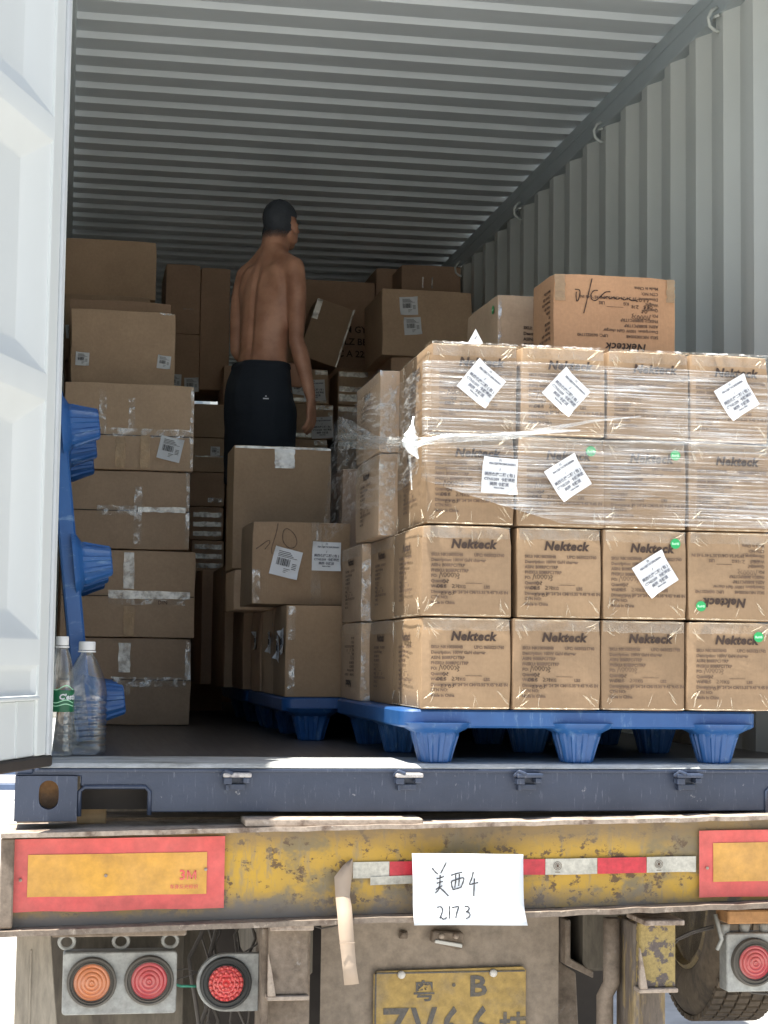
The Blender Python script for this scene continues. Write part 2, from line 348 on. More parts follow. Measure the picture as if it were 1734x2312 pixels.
# ------------------------------------------------------------------ carton parts
_bodies = {}
def body_mesh(w, d, h, mat, seed, soft=.004, bulge=.004):
    k = (round(w, 3), round(d, 3), round(h, 3), mat, seed)
    if k in _bodies: return _bodies[k]
    rnd = random.Random(seed * 31 + 5)
    bm = bmesh.new(); bmesh.ops.create_cube(bm, size=1)
    for v in bm.verts: v.co = Vector((v.co.x * w, v.co.y * d, (v.co.z + .5) * h))
    bmesh.ops.bevel(bm, geom=bm.edges[:], offset=soft, segments=2, affect='EDGES', profile=.6)
    bmesh.ops.subdivide_edges(bm, edges=[e for e in bm.edges if e.calc_length() > .08], cuts=4, use_grid_fill=True)
    off = Vector((rnd.random() * 50, rnd.random() * 50, rnd.random() * 50))
    for v in bm.verts:
        n = noise.noise_vector(v.co * 7 + off) * bulge
        q = Vector((1 - abs(v.co.x) / (w / 2), 1 - abs(v.co.y) / (d / 2), 1 - abs(v.co.z - h / 2) / (h / 2)))
        m_ = 1.0
        v.co += Vector((n.x * m_, n.y * m_, n.z * .5))
        # outward belly of the panels
        if abs(abs(v.co.y) - d / 2) < .02: v.co.y += math.copysign(bulge * .8 * max(0, q.x) * max(0, q.z), v.co.y)
        if abs(abs(v.co.x) - w / 2) < .02: v.co.x += math.copysign(bulge * .8 * max(0, q.y) * max(0, q.z), v.co.x)
    for sx_ in (-1, 1):
        for sy_ in (-1, 1):
            for sz_ in (0, 1):
                c0 = Vector((sx_ * w / 2, sy_ * d / 2, sz_ * h)); am = rnd.random() ** 2 * .009; rad = rnd.uniform(.015, .035)
                for v in bm.verts:
                    q = (v.co - c0).length
                    if q < rad: v.co += (Vector((0, 0, h / 2)) - c0).normalized() * am * (1 - q / rad)
    me = bpy.data.meshes.new('carton_body'); bm.to_mesh(me); bm.free(); me.materials.append(M[mat]); me.shade_smooth(); me.set_sharp_from_angle(angle=R(50))
    _bodies[k] = me; return me
def strip(x0, x1, z0, z1, y, seed=0, thick=.0012, n=8, axis='front'):
    """a length of tape stuck to a panel: thin uneven strip"""
    rnd = random.Random(seed); mb = MB(); vertical = (z1 - z0) > (x1 - x0)
    rows_f = []
    for i in range(n + 1):
        t = i / n
        e0 = (rnd.random() - .5) * .004; e1 = (rnd.random() - .5) * .004; yy = y - thick * (1 + .8 * rnd.random())
        if vertical: a = (x0 + e0, yy, z0 + (z1 - z0) * t); b_ = (x1 + e1, yy, z0 + (z1 - z0) * t)
        else: a = (x0 + (x1 - x0) * t, yy, z0 + e0); b_ = (x0 + (x1 - x0) * t, yy, z1 + e1)
        rows_f.append([Vector(a), Vector(b_)])
    mb.sheet(rows_f); return mb
SIDE = {'front': lambda w, d: Matrix.Translation((0, -d / 2, 0)), 'left': lambda w, d: Matrix.Translation((-w / 2, 0, 0)) @ Matrix.Rotation(R(-90), 4, 'Z'),
        'right': lambda w, d: Matrix.Translation((w / 2, 0, 0)) @ Matrix.Rotation(R(90), 4, 'Z')}
def tape_on(root, w, d, side, x0, x1, z0, z1, mat='clear_tape', seed=1, name='tape', lift=.003):
    me = strip(x0, x1, z0, z1, -lift, seed).mesh(name, mat, recalc=False); return put(name, me, root, mat=SIDE[side](w, d))
def crease_mesh(w, h, seed):
    """raised pale creases of the clear tape at the corners and edges of a panel"""
    rnd = random.Random(seed); mb = MB()
    def sliver(x, z, a, l, wd):
        d = Vector((math.cos(a), 0, math.sin(a))); n = Vector((-d.z, 0, d.x)); p = Vector((x, 0, z)); k = 5; L = []
        bend = rnd.uniform(-.25, .25)
        for i in range(k + 1):
            t = i / k; ww = wd * (math.sin(math.pi * (.12 + .82 * t)) + .1); c = p + d * l * t + n * bend * l * t * t
            L.append([c + n * ww - Vector((0, .0018, 0)), c - Vector((0, .0018 + wd * .9, 0)), c - n * ww - Vector((0, .0018, 0))])
        mb.sheet(L)
    for cx, cz, dx, dz in ((-w / 2, 0, 1, 1), (w / 2, 0, -1, 1), (-w / 2, h, 1, -1), (w / 2, h, -1, -1)):
        for i in range(rnd.randint(3, 6)):
            x = cx + dx * rnd.uniform(.004, .03); z = cz + dz * rnd.uniform(.006, .035)
            a = math.atan2(dz * rnd.uniform(.3, 1.3), dx * rnd.uniform(.2, 1.)); sliver(x, z, a, rnd.uniform(.014, .04), rnd.uniform(.0008, .0022))
    for i in range(rnd.randint(2, 5)):
        top = rnd.random() < .6; x = rnd.uniform(-w * .25, w * .2); z = h - rnd.uniform(.008, .012) if top else rnd.uniform(.004, .01)
        sliver(x, z, R(rnd.uniform(-115, -70)) if top else R(rnd.uniform(55, 110)), rnd.uniform(.02, .045), rnd.uniform(.0007, .0015))
    # bright folded tape along top and bottom edges
    for z in (.0035, h - .0045):
        L = []
        for i in range(19):
            t = i / 18; x = -w / 2 + .004 + (w - .008) * t; ww = rnd.uniform(.0004, .0022); L.append([Vector((x, -.0022, z + ww)), Vector((x, -.0038, z)), Vector((x, -.0022, z - ww))])
        mb.sheet(L)
    return mb.mesh('tape_crease', 'tape_crease', recalc=False)
CREASE = [crease_mesh(.25, .25, 100 + i) for i in range(8)]
CREASE_SIDE = [crease_mesh(.42, .25, 200 + i) for i in range(3)]
INFO = ('SKU: NK10030048          UPC: 0650221740\nDescription: 100W GaN charger\nASIN: B08RPC1TRP\nFNSKU: B08RPC1TRP\nPO:\nQuantity:                 ________\n'
        'Weight:              KG                LBS\nDimensions: 39*24*24 CM/15.35*9.45*9.45 IN\nCTN NO:\nMade in China')
SIDEINFO = 'SKU: NK100   UPC: 065\nDescription: 100W\nASIN: B08R\nFNSKU: B08\nPO:\nQuantity:\nWeight: 0.88\nDimensions: 39*24\nCTN NO: 12/05\nMade in China'
def hw_numbers():
    def z_(px): return px
    sc = .0008
    st = [[(30, 6), (34, 24), (36, 22), (40, 10)], [(42, 20), (46, 24), (50, 18), (46, 10), (42, 20)], [(52, 20), (56, 24), (60, 18), (56, 10), (52, 20)], [(62, 20), (66, 24), (70, 18), (66, 10), (62, 20)],
          [(72, 23), (78, 17), (74, 9)], [(80, 24), (86, 18), (81, 14), (85, 8), (80, 5)],
          [(44, 2), (40, -4), (44, -9), (48, -4), (44, 2)], [(52, 2), (56, -1), (51, -5), (55, -9), (51, -6), (56, 1)],
          [(28, -14), (24, -19), (28, -25), (32, -19), (28, -14)], [(38, -14), (34, -18), (40, -22), (36, -25), (35, -21), (40, -15)], [(48, -14), (44, -18), (50, -22), (46, -25), (45, -21), (50, -15)],
          [(66, -13), (72, -17), (66, -24), (74, -24)], [(76, -14), (80, -18), (76, -24)], [(82, -14), (86, -17), (82, -20), (86, -23), (82, -25)],
          [(36, -40), (40, -38), (36, -46), (43, -46)], [(46, -38), (50, -42), (45, -47)], [(60, -38), (56, -43), (60, -48), (64, -43), (60, -38)], [(74, -38), (68, -39), (72, -43), (66, -48)]]
    return [[((x - 24) * .00102 + .0225, y * .00084) for x, y in s] for s in st]
HW = stroke_mesh(hw_numbers(), .0017, 'ink_brown'); HWF = stroke_mesh(hw_numbers(), .0014, 'ink_faded')
def prints(root, w, d, h, side='front', flip=False, faded=False, ww=None):
    """brand word and carton data printed on one panel"""
    ww = ww or w; B = SIDE[side](w, d)
    F = Matrix.Rotation(R(90), 4, 'X')
    if flip: B = B @ Matrix.Translation((0, 0, h)) @ Matrix.Rotation(R(180), 4, 'Y')
    lift = -.0045
    k = 1.0 if side == 'front' else .9
    o1 = put('brand_lettering', text_mesh('Nekteck', .0335 * k, 'ink_brown', .22, .0016, 1.09), root, mat=B @ Matrix.Translation((-w * .5 * (ww / w) + ww * .5 - (.045 if side == 'front' else .05), lift, h - .062)) @ F)
    o2 = put('printed_text', text_mesh(INFO, .0115 * k, 'ink_faded', 0, .00045, 1.0, 'LEFT', 1.28), root, mat=B @ Matrix.Translation((-.100 if side == 'front' else -.10, lift, h - .085)) @ F)
    o3 = put('handwriting', HWF if faded else HW, root, mat=B @ Matrix.Translation((-.106, lift - .0003, h - .152)))
    return o1, o2, o3
LABEL_TXT = [('(1)', .006, .041, 0, 'ink_grey'), ('FBA15JKT0CSMU000001', .0068, .030, .006, 'ink_grey'), ('/', .009, .013, 0, 'ink_black'), ('美西仓库二期 ( 包 )', .0095, -.001, 0, 'ink_grey'),
             ('CTNS:209  卡航递送', .0092, -.0145, 0, 'ink_grey'), ('美国 卡航派', .0095, -.028, 0, 'ink_black'), ('Made in China', .0045, -.036, 0, 'ink_grey')]
def label_mesh(seed):
    G_ = []; NN_ = 8
    for i in range(NN_ + 1):
        row = []
        for j in range(NN_ + 1):
            u = i / NN_ - .5; v_ = j / NN_ - .5; y = -.0006 - abs(noise.noise(Vector((u * 4, v_ * 4, seed)))) * .0028
            cu = max(0, abs(u + v_ * (1 if seed % 2 else -1)) - .72) * .05; row.append(Vector((u * .1, y - cu, v_ * .1)))
        G_.append(row)
    mb = MB(); mb.sheet(G_); me = mb.mesh('label', 'label_paper', True, recalc=False); return me
LABELS = [label_mesh(i) for i in range(5)]; _li = [0]
_lt = []
def label_print():
    """all print of one shipping label joined into one mesh"""
    if _lt: return _lt[0]
    bm = bmesh.new()
    for s, size, z, x, mt in LABEL_TXT:
        me = text_mesh(s, size * 1.08, mt, 0, .0004, 1, 'CENTER'); t = me.copy(); t.transform(Matrix.Translation((x, -.0036, z)) @ Matrix.Rotation(R(90), 4, 'X')); bm.from_mesh(t)
    mm = bpy.data.meshes.new('label_print'); bm.to_mesh(mm); bm.free(); mm.materials.append(M['ink_grey']); _lt.append(mm); return mm
def barcode_print(w=.09, h=.09):
    rnd = random.Random(3); mb = MB(); x = -w * .38
    while x < w * .15:
        t = rnd.choice([.0008, .0012, .0022, .003]); mb.box(x, x + t, -.0038, -.0035, -.012, .014); x += t + rnd.choice([.001, .0015, .002])
    for i in range(3): mb.box(-w * .38, w * .1 + i * .006, -.0038, -.0035, .036 - i * .006, .038 - i * .006)
    mb.box(-w * .38, w * .4, -.0038, -.0035, .019, .0205)
    for i in range(3): mb.box(-w * .05, w * .2 - i * .006, -.0038, -.0035, -.022 - i * .006, -.0205 - i * .006)
    x = .022
    for i in range(4): mb.box(.022, .038, -.0038, -.0035, .0 - i * .006, .003 - i * .006 - .001)
    return mb.mesh('barcode', 'ink_black')
BAR = barcode_print()
def label_on(root, w, d, x, z, ang=0, size=.1, side='front', kind='ship', lift=.006, paper='label_paper', flap=0):
    s = size / .1
    B = SIDE[side](w, d) @ Matrix.Translation((x, -lift, z)) @ Matrix.Rotation(R(ang), 4, 'Y') @ Matrix.Diagonal((s, 1, s, 1))
    _li[0] += 1; o = put('shipping_label', LABELS[_li[0] % 5], root, mat=B)
    put('label_print', label_print() if kind == 'ship' else BAR, o)
    return o
def sticker_on(root, w, d, x, z, side='front', lift=.005):
    mb = MB(); mb.lathe([(.0145, 0), (.0145, .0008)], 24, Matrix.Rotation(R(90), 4, 'X')); me = mb.mesh('green_sticker', 'sticker_green')
    o = put('green_sticker', me, root, mat=SIDE[side](w, d) @ Matrix.Translation((x, -lift, z)))
    put('sticker_word', text_mesh('RoHS', .009, 'sticker_text', 0, .0004, 1, 'CENTER'), o, mat=Matrix.Translation((0, -.0012, -.003)) @ Matrix.Rotation(R(90), 4, 'X')); return o
_ci = [0]
def carton(label, x0, x1, y0, y1, z0, z1, mat='cardboard_brown', rz=0, seed=None, group=None, soft=.004, bulge=.0024, tilt=(0, 0)):
    """a carton given by its box in the container; returns (root, w, d, h)"""
    _ci[0] += 1; w = x1 - x0; d = y1 - y0; h = z1 - z0
    t = thing('carton', label, 'carton', ((x0 + x1) / 2, (y0 + y1) / 2, z0), (tilt[0], tilt[1], R(rz)), group)
    put('carton_body', body_mesh(w, d, h, mat, seed if seed is not None else _ci[0], soft, bulge), t)
    return t, w, d, h

# ------------------------------------------------------------------ ground and far things
def struct(o): o['kind'] = 'structure'; return o
g = MB(); g.sheet([[Vector((-300 + 60 * i, -200 + 60 * j, -1.45)) for j in range(11)] for i in range(11)]); struct(put('ground', g.mesh('ground', 'yard_concrete')))
t = thing('warehouse_building', 'pale sunlit warehouse far behind the trailer at the left edge', 'building', (-6, 45, -1.45))
mb = MB(); mb.box(-9, 6, 0, 12, 0, 7); put('wall', mb.mesh('wall', 'far_wall', bevel=.05), t)
mb = MB(); mb.box(-9.4, 6.4, -.4, 12.4, 7, 7.3); put('roof', mb.mesh('roof', 'far_blue'), t)
mb = MB(); mb.box(-1.5, 2.5, -.06, 0, 0, 4); put('door', mb.mesh('door', 'container_grey', bevel=.02), t)
t = thing('guard_rail', 'dark blue guard rail seen past the left end of the trailer', 'guard rail', (-.7, 17, -1.45))
mb = MB(); mb.box(-3, .8, -.05, .05, .30, .42); mb.box(-3, .8, -.05, .05, .12, .2); put('rail', mb.mesh('rail', 'far_blue', bevel=.01), t)
for i in range(3):
    mb = MB(); mb.box(-2.8 + i * 1.7, -2.72 + i * 1.7, .06, .12, 0, .45); put('post', mb.mesh('post', 'far_blue'), t)

# ------------------------------------------------------------------ container
CN = thing('shipping_container', 'open grey steel shipping container with navy rear sill, loaded with cartons', 'shipping container')
LC = 12.03
mb = MB(); mb.box(.09, 2.35, .30, LC, -.028, 0.0); put('floor', mb.mesh('floor', 'wood_floor_boards'), CN)
mb = MB(); mb.prism([(.0, -.0125), (.008, -.0135), (.008, -.016), (.30, -.016), (.30, .001), (.05, .001), (.012, -.001)], .05, 2.388, axis='x'); put('threshold', mb.mesh('threshold', 'threshold_plate', bevel=.002), CN)
# corrugated panels
def corr(n, pitch, flat, depth, start=0):
    P = []; x = start; sl = (pitch - 2 * flat) / 2
    for i in range(n):
        P += [(x, 0), (x + flat, 0), (x + flat + sl, depth), (x + 2 * flat + sl, depth)]; x += pitch
    P.append((x, 0)); return P
mb = MB()
for xw, sg, nm in ((2.345, 1, 'side_wall'), (.050, -1, 'side_wall')):
    mb = MB(); prof = corr(43, .278, .070, .036, .17 if sg > 0 else .17)
    mb.sheet([[Vector((xw + sg * o, y, z)) for z in (-.02, 2.62)] for y, o in prof]); put(nm, mb.mesh(nm, 'container_grey', recalc=False), CN)
mb = MB(); prof = corr(56, .209, .088, .022, .232)
mb.sheet([[Vector((x, y, 2.70 + o)) for x in (.03, .12, 2.30, 2.41)] for y, o in prof]); put('roof', mb.mesh('roof', 'roof_paint', recalc=False), CN)
for x0, x1 in ((2.338, 2.40), (-.0, .10)):
    mb = MB(); mb.box(x0, x1, .05, LC, 2.575, 2.645); mb.box(x0 + (0 if x0 > 1 else .0), x1, .05, LC, 2.645, 2.699)
    put('top_rail', mb.mesh('top_rail', 'rail_grey', bevel=.006, seg=2), CN)
mb = MB(); prof = corr(8, .278, .07, .036, .1)
mb.sheet([[Vector((x, LC + o, z)) for z in (0, 2.7)] for x, o in prof]); put('front_wall', mb.mesh('front_wall', 'container_grey', recalc=False), CN)
mb = MB(); mb.box(0, 2.438, .11, .27, 2.60, 2.80); put('header', mb.mesh('header', 'sill_navy', bevel=.006), CN)  # unseen from the camera; set back so the sun strip reaches deeper inside
for x0, x1 in ((0, .048), (2.39, 2.438)):
    mb = MB(); mb.box(x0, x1, .0, .15, -.03, 2.6); put('corner_post', mb.mesh('corner_post', 'sill_navy', bevel=.006), CN)
for a, b_ in ((2.352, 2.389), (.049, .092)):
    mb = MB(); mb.box(a, b_, .03, .17, 0.001, 2.57); put('inner_post', mb.mesh('inner_post', 'container_grey', bevel=.004), CN)
for i in range(7):
    y = 1.031 + 1.39 * i
    for x, sg in ((2.334, 1),):
        pts = [(x, y, 2.60), (x - sg * .022, y, 2.585), (x - sg * .034, y, 2.558), (x - sg * .028, y, 2.53), (x - sg * .010, y, 2.515), (x + sg * .006, y, 2.512)]
        mb = MB(); mb.tube(pts, .0065, 8); mb.tube([(x, y - .02, 2.565), (x - sg * .01, y, 2.567), (x, y + .03, 2.565)], .006, 6)
        put('lashing_ring', mb.mesh('lashing_ring', 'ring_grey', True), CN)
# sill beam with fork notches, cast corners, cam keepers
def sill_poly():
    def notch(x0, x1): return [(x0, -.118), (x0, -.078), (x0 + .012, -.068), (x1 - .012, -.068), (x1, -.078), (x1, -.118)]
    return [(.0, -.014), (.0, -.035), (.160, -.035), (.162, -.118)][:3] + [(.170, -.035), (.170, -.060), (.182, -.066), (.345, -.066), (.352, -.075), (.352, -.130), (2.086, -.130), (2.086, -.075), (2.093, -.066), (2.256, -.066), (2.268, -.060), (2.268, -.035), (2.438, -.035), (2.438, -.014)]
mb = MB(); mb.prism(sill_poly(), .006, .10); SILL = put('sill', mb.mesh('sill', 'sill_navy', bevel=.003), CN)
mb = MB(); mb.box(.05, 2.388, -.002, .03, -.024, -.0145); put('sill_lip', mb.mesh('sill_lip', 'sill_navy', bevel=.003, seg=2), CN)
for s in (0, 1):
    X = (lambda x: x) if s == 0 else (lambda x: 2.438 - x)
    pts = [(X(.168), 0.004, -.14), (X(.168), .004, -.075), (X(.182), .004, -.063), (X(.34), .004, -.063), (X(.352), .004, -.075), (X(.352), .004, -.137)]
    mb = MB(); mb.tube(pts, .006, 8); put('notch_frame', mb.mesh('notch_frame', 'sill_navy', True), CN)
    mb = MB(); a, b_ = sorted((X(.17), X(.35))); mb.box(a, b_, .10, .12, -.13, -.03); put('notch_back', mb.mesh('notch_back', 'gasket_dark'), CN)
def casting(x0, mir):
    mb = MB(); w = .162; zc = -.084; n = 28; hx = .0545 if True else 0
    cx = x0 + (.088 if not mir else w - .088); rx, rz = .026, .038; Z0, Z1 = -.152, -.034
    inner = []; outer = []
    for i in range(n):
        a = 2 * math.pi * i / n; c, s_ = math.cos(a), math.sin(a)
        # oblong hole: stadium
        px = rx * c; pz = rz * s_ if abs(s_) < 2 else 0
        pz = (rz - rx) * (1 if s_ > 0 else -1) * min(1, abs(s_) * 3) + rx * s_
        inner.append((cx + px, zc + pz))
        t = min(((x0 + w - cx) / c if c > 0 else (x0 - cx) / c) if abs(c) > 1e-6 else 9, ((Z1 - zc) / s_ if s_ > 0 else (Z0 - zc) / s_) if abs(s_) > 1e-6 else 9)
        outer.append((cx + c * t, zc + s_ * t))
    v = [(x, -.003, z) for x, z in outer] + [(x, -.003, z) for x, z in inner] + [(x, .012, z) for x, z in inner] + [(x, .05, z) for x, z in inner]
    f = []
    for i in range(n):
        j = (i + 1) % n; f += [(i, j, n + j, n + i), (n + i, n + j, 2 * n + j, 2 * n + i), (2 * n + i, 2 * n + j, 3 * n + j, 3 * n + i)]
    mb.add(v, f); pass
    mb.box(x0, x0 + w, .0, .004, Z0, Z0 + .004); mb.box(x0, x0 + w, -.002, .05, Z1 - .006, Z1 - .001); mb.box(x0, x0 + w, -.002, .17, Z0 - .001, Z0 + .006); mb.box(x0, x0 + .006, -.002, .05, Z0, Z1 - .006); mb.box(x0 + w - .006, x0 + w, -.002, .05, Z0 + .006, Z1 - .006)
    o = put('corner_casting', mb.mesh('corner_casting', 'sill_navy', recalc=True), CN)
    mb = MB(); mb.box(x0 + .008, x0 + w - .008, .055, .06, Z0 + .01, Z1 - .01); put('casting_back', mb.mesh('casting_back', 'orange_rust'), o)
casting(0, False); casting(2.276, True)
for i, (x, up) in enumerate(((.582, 0), (1.05, 0), (1.387, 1), (1.848, 1))):
    mb = MB(); zt = -.020
    mb.box(x - .036, x - .014, -.030, .004, zt - .034, zt - .0165); mb.box(x + .016, x + .034, -.032, .004, zt - .03, zt - .0165)
    mb.box(x - .028, x + .024, -.010, .004, zt - .05, zt - .0345); mb.box(x - .030, x - .02, -.018, .004, zt - .052, zt - .035)
    mb.tube([(x - .04, -.015, zt - .012), (x - .03, -.03, zt + .002), (x - .012, -.034, zt - .006)], .006, 6)
    ck = put('cam_keeper', mb.mesh('cam_keeper', 'sill_navy', bevel=.003, seg=2), CN)
    mb = MB(); mb.box(x - .038, x + .038, -.036, .004, zt - .0155, zt - .004); put('keeper_plate', mb.mesh('keeper_plate', 'sunlit_scraped_steel' if not up else 'sill_navy', bevel=.004, seg=2), ck)  # left plates in paler scraped steel for the sun on them, shaded right ones navy
# ---- left door leaf, swung open
DW, ZB, ZT = 1.17, .022, 2.57
DH = thing('hinge', '', '') if False else None
DM = Matrix.Translation((.090, -.0, 0)) @ Matrix(((-.33, .944, 0, 0), (-.944, -.33, 0, 0), (0, 0, 1, 0), (0, 0, 0, 1)))   # local x = along leaf, local +y = outward of inner face
DM = DM.copy()
door = bpy.data.objects.new('door', None); COL.objects.link(door); door.parent = CN; door.matrix_local = DM; door.empty_display_size = .1
# local frame: x along leaf, y toward the cargo side (visible), z up
bands = [.0, .255, .327, .945, 1.020, 1.638, 1.708, 2.325, 2.395, ZT]
u_in, u_out = .122, DW - .10
def door_panel():
    mb = MB(); dep = -.045; bev = .070; bu = .108
    cells = [(.18, .255), (.327, .945), (1.020, 1.638), (1.708, 2.325), (2.395, 2.50)]
    zs = []
    for k, (a, b_) in enumerate(cells):
        be = min(bev, (b_ - a) * .45)
        o = [(u_in, a), (u_out, a), (u_out, b_), (u_in, b_)]; i_ = [(u_in + bu, a + be), (u_out - bu, a + be), (u_out - bu, b_ - be), (u_in + bu, b_ - be)]
        v = [(x, 0, z) for x, z in o] + [(x, dep, z) for x, z in i_]
        if k == 0: v = [(x, 0, z) for x, z in o] + [(x, -.01, z) for x, z in [(u_in + .02, a + .01), (u_out - .02, a + .01), (u_out - .02, b_ - .01), (u_in + .02, b_ - .01)]]
        mb.add(v, [(4, 5, 6, 7), (0, 1, 5, 4), (1, 2, 6, 5), (2, 3, 7, 6), (3, 0, 4, 7)])
    for a, b_ in ((.255, .327), (.945, 1.020), (1.638, 1.708), (2.325, 2.395)):
        mb.add([(u_in, 0, a), (u_out, 0, a), (u_out, 0, b_), (u_in, 0, b_)], [(0, 1, 2, 3)])
    return mb
mb = door_panel(); me = mb.mesh('door_panel', 'door_white', bevel=0); put('door_panel', me, door)
# subtle rounding of the pressed pockets
bm = bmesh.new(); bm.from_mesh(me); bmesh.ops.remove_doubles(bm, verts=bm.verts, dist=.0005); bmesh.ops.recalc_face_normals(bm, faces=bm.faces)
bmesh.ops.bevel(bm, geom=[e for e in bm.edges if len(e.link_faces) == 2 and e.calc_face_angle(0) > .2], offset=.007, segments=3, affect='EDGES', profile=.5); bm.to_mesh(me); bm.free(); me.shade_smooth(); me.set_sharp_from_angle(angle=R(60))
mb = MB(); mb.box(.048, u_in - .001, -.04, .004, ZB + .001, ZT); put('door_stile', mb.mesh('door_stile', 'door_stile', bevel=.006, seg=2), door)
mb = MB(); mb.box(u_out + .001, DW, -.04, .004, ZB + .001, ZT); put('door_stile', mb.mesh('door_stile', 'door_stile', bevel=.006, seg=2), door)
for nm, bb in (('door_ledge', (u_in, u_out, -.04, .012, .168, .178)), ('door_rail', (u_in, u_out, -.04, -.004, ZB + .001, .167)), ('door_rib', (.24, .252, -.004, -.001, ZB + .003, .166)), ('door_rail', (u_in, u_out, -.04, .003, 2.501, ZT))):
    mb = MB(); mb.box(*bb); put(nm, mb.mesh(nm, 'door_white', bevel=.003 if nm != 'door_rib' else 0), door)
mb = MB(); mb.box(.022, .046, -.035, .010, ZB, ZT); mb.box(.0, .020, -.03, .002, ZB, ZT); put('door_gasket', mb.mesh('door_gasket', 'gasket', bevel=.005, seg=2), door)
mb = MB(); mb.box(-.0, DW, -.03, .006, ZB - .030, ZB - .001); put('bottom_gasket', mb.mesh('bottom_gasket', 'gasket_dark', bevel=.004), door)
for i in range(4):
    mb = MB(); mb.tube([(0.0, -.035, .3 + .62 * i), (-.05, -.05, .3 + .62 * i)], .014, 10); put('hinge', mb.mesh('hinge', 'door_stile', True), door)
# right leaf folded right round against the outside wall (not in view)

# ------------------------------------------------------------------ trailer
TR = thing('semi_trailer', 'old trailer rear end with chipped yellow beam, red reflector boards and dusty lamps', 'trailer')
def beamz(x): return -.176 + .0195 * (x + .02), -.425 + .024 * (x + .02)
X0, X1 = -.03, 2.47; NB = 60
def flange(top, y0, y1, th, wav, seed):
    rows_ = [[], [], [], []]
    for i in range(NB + 1):
        x = X0 + (X1 - X0) * i / NB; z = beamz(x)[0 if top else 1]; j = noise.noise(Vector((x * 9, seed, 0))) * wav; k = noise.noise(Vector((x * 23, seed + 4, 0))) * wav * .6
        jj = noise.noise(Vector((x * 14, seed + 9, 0))) * .003
        rows_[0].append(Vector((x, y1, z))); rows_[1].append(Vector((x, y0 + j + k, z + jj))); rows_[2].append(Vector((x, y0 + j + k, z + jj - th))); rows_[3].append(Vector((x, y1, z - th)))
    mb = MB(); mb.sheet(rows_); return mb
mb = flange(True, -.085, .20, .012, .008, 1); put('top_flange', mb.mesh('top_flange', 'rusty_steel', bevel=0), TR)
mb = flange(False, -.085, .12, .014, .008, 7); put('bottom_flange', mb.mesh('bottom_flange', 'flange_grime', bevel=0), TR)
g_ = []
for i in range(NB + 1):
    x = X0 + .02 + (X1 - X0 - .04) * i / NB; a, b_ = beamz(x); g_.append([Vector((x, -.022 + .03 * (abs(t - .5) * 2) ** 6 * 0 + noise.noise(Vector((x * 4, t * 3, 2))) * .004, a - .013 + (b_ - a + .014) * t)) for t in [k / 10 for k in range(11)]])
mb = MB(); mb.sheet(g_); put('rear_beam', mb.mesh('rear_beam', 'beam_yellow', True), TR)
mb = MB(); mb.box(X0, X0 + .035, -.07, .1, -.42, -.19); put('beam_end', mb.mesh('beam_end', 'dusty_steel', bevel=.004), TR)
# fillet grime bands under the top flange
def rrect(mb, x0, x1, z0, z1, y, th, slant=0, wav=0, n=24, seed=0):
    L = []
    for i in range(n + 1):
        x = x0 + (x1 - x0) * i / n; dz = slant * i / n; w_ = noise.noise(Vector((x * 7, seed, 0))) * wav; yy = y + noise.noise(Vector((x * 5, seed + 3, 0))) * wav * .6
        L.append([Vector((x, yy + th, z0 + dz + w_)), Vector((x, yy, z0 + dz + w_)), Vector((x, yy - .0, z1 + dz + w_ * .3)), Vector((x, yy + th, z1 + dz + w_ * .3))])
    mb.sheet(L)
def reflector(x0, x1, z0, z1, lx0, lx1, lz0, lz1, slant, seed):
    mb = MB(); rrect(mb, x0, x1, z0, z1, -.036, .003, slant, .004, seed=seed); o = put('reflector_board', mb.mesh('reflector_board', 'reflector_red', True, recalc=True, angle=40), TR)
    mb = MB(); rrect(mb, lx0, lx1, lz0, lz1, -.0385, .002, slant * (lx1 - lx0) / (x1 - x0), .002, seed=seed); put('amber_panel', mb.mesh('amber_panel', 'reflector_amber', True, angle=40), o)
    for bx, bz in ((x0 + .022, (z0 + z1) / 2 - .01), ((x0 + x1) / 2 - .035, (z0 + z1) / 2), (x1 - .050, (z0 + z1) / 2 + .014)):
        mb = MB(); mb.lathe([(.0045, 0), (.0045, .002), (.002, .003)], 12, Matrix.Translation((bx, -.040, bz)) @ Matrix.Rotation(R(90), 4, 'X')); put('rivet', mb.mesh('rivet', 'rusty_steel', True), o)
    return o
rf = reflector(.000, .552, -.384, -.196, .040, .505, -.345, -.236, .006, 1)
F90 = Matrix.Rotation(R(90), 4, 'X')
put('board_lettering', text_mesh('3', .036, 'lens_red_bright', .0, .0006), rf, mat=Matrix.Translation((.432, -.0415, -.302)) @ F90)
put('board_lettering', stroke_mesh([[(.4545, -.302), (.4545, -.2775)], [(.4555, -.278), (.4650, -.300)], [(.4650, -.300), (.4745, -.278)], [(.4755, -.302), (.4755, -.2775)]], .0036, 'lens_red_bright', 0), rf, (0, -.0425, 0))
put('board_lettering', text_mesh('车身反光标识', .0125, 'lens_red_bright', 0, .0001), rf, mat=Matrix.Translation((.408, -.0415, -.325)) @ F90)
reflector(1.872, 2.425, -.365, -.181, 1.912, 2.38, -.322, -.215, .008, 5)
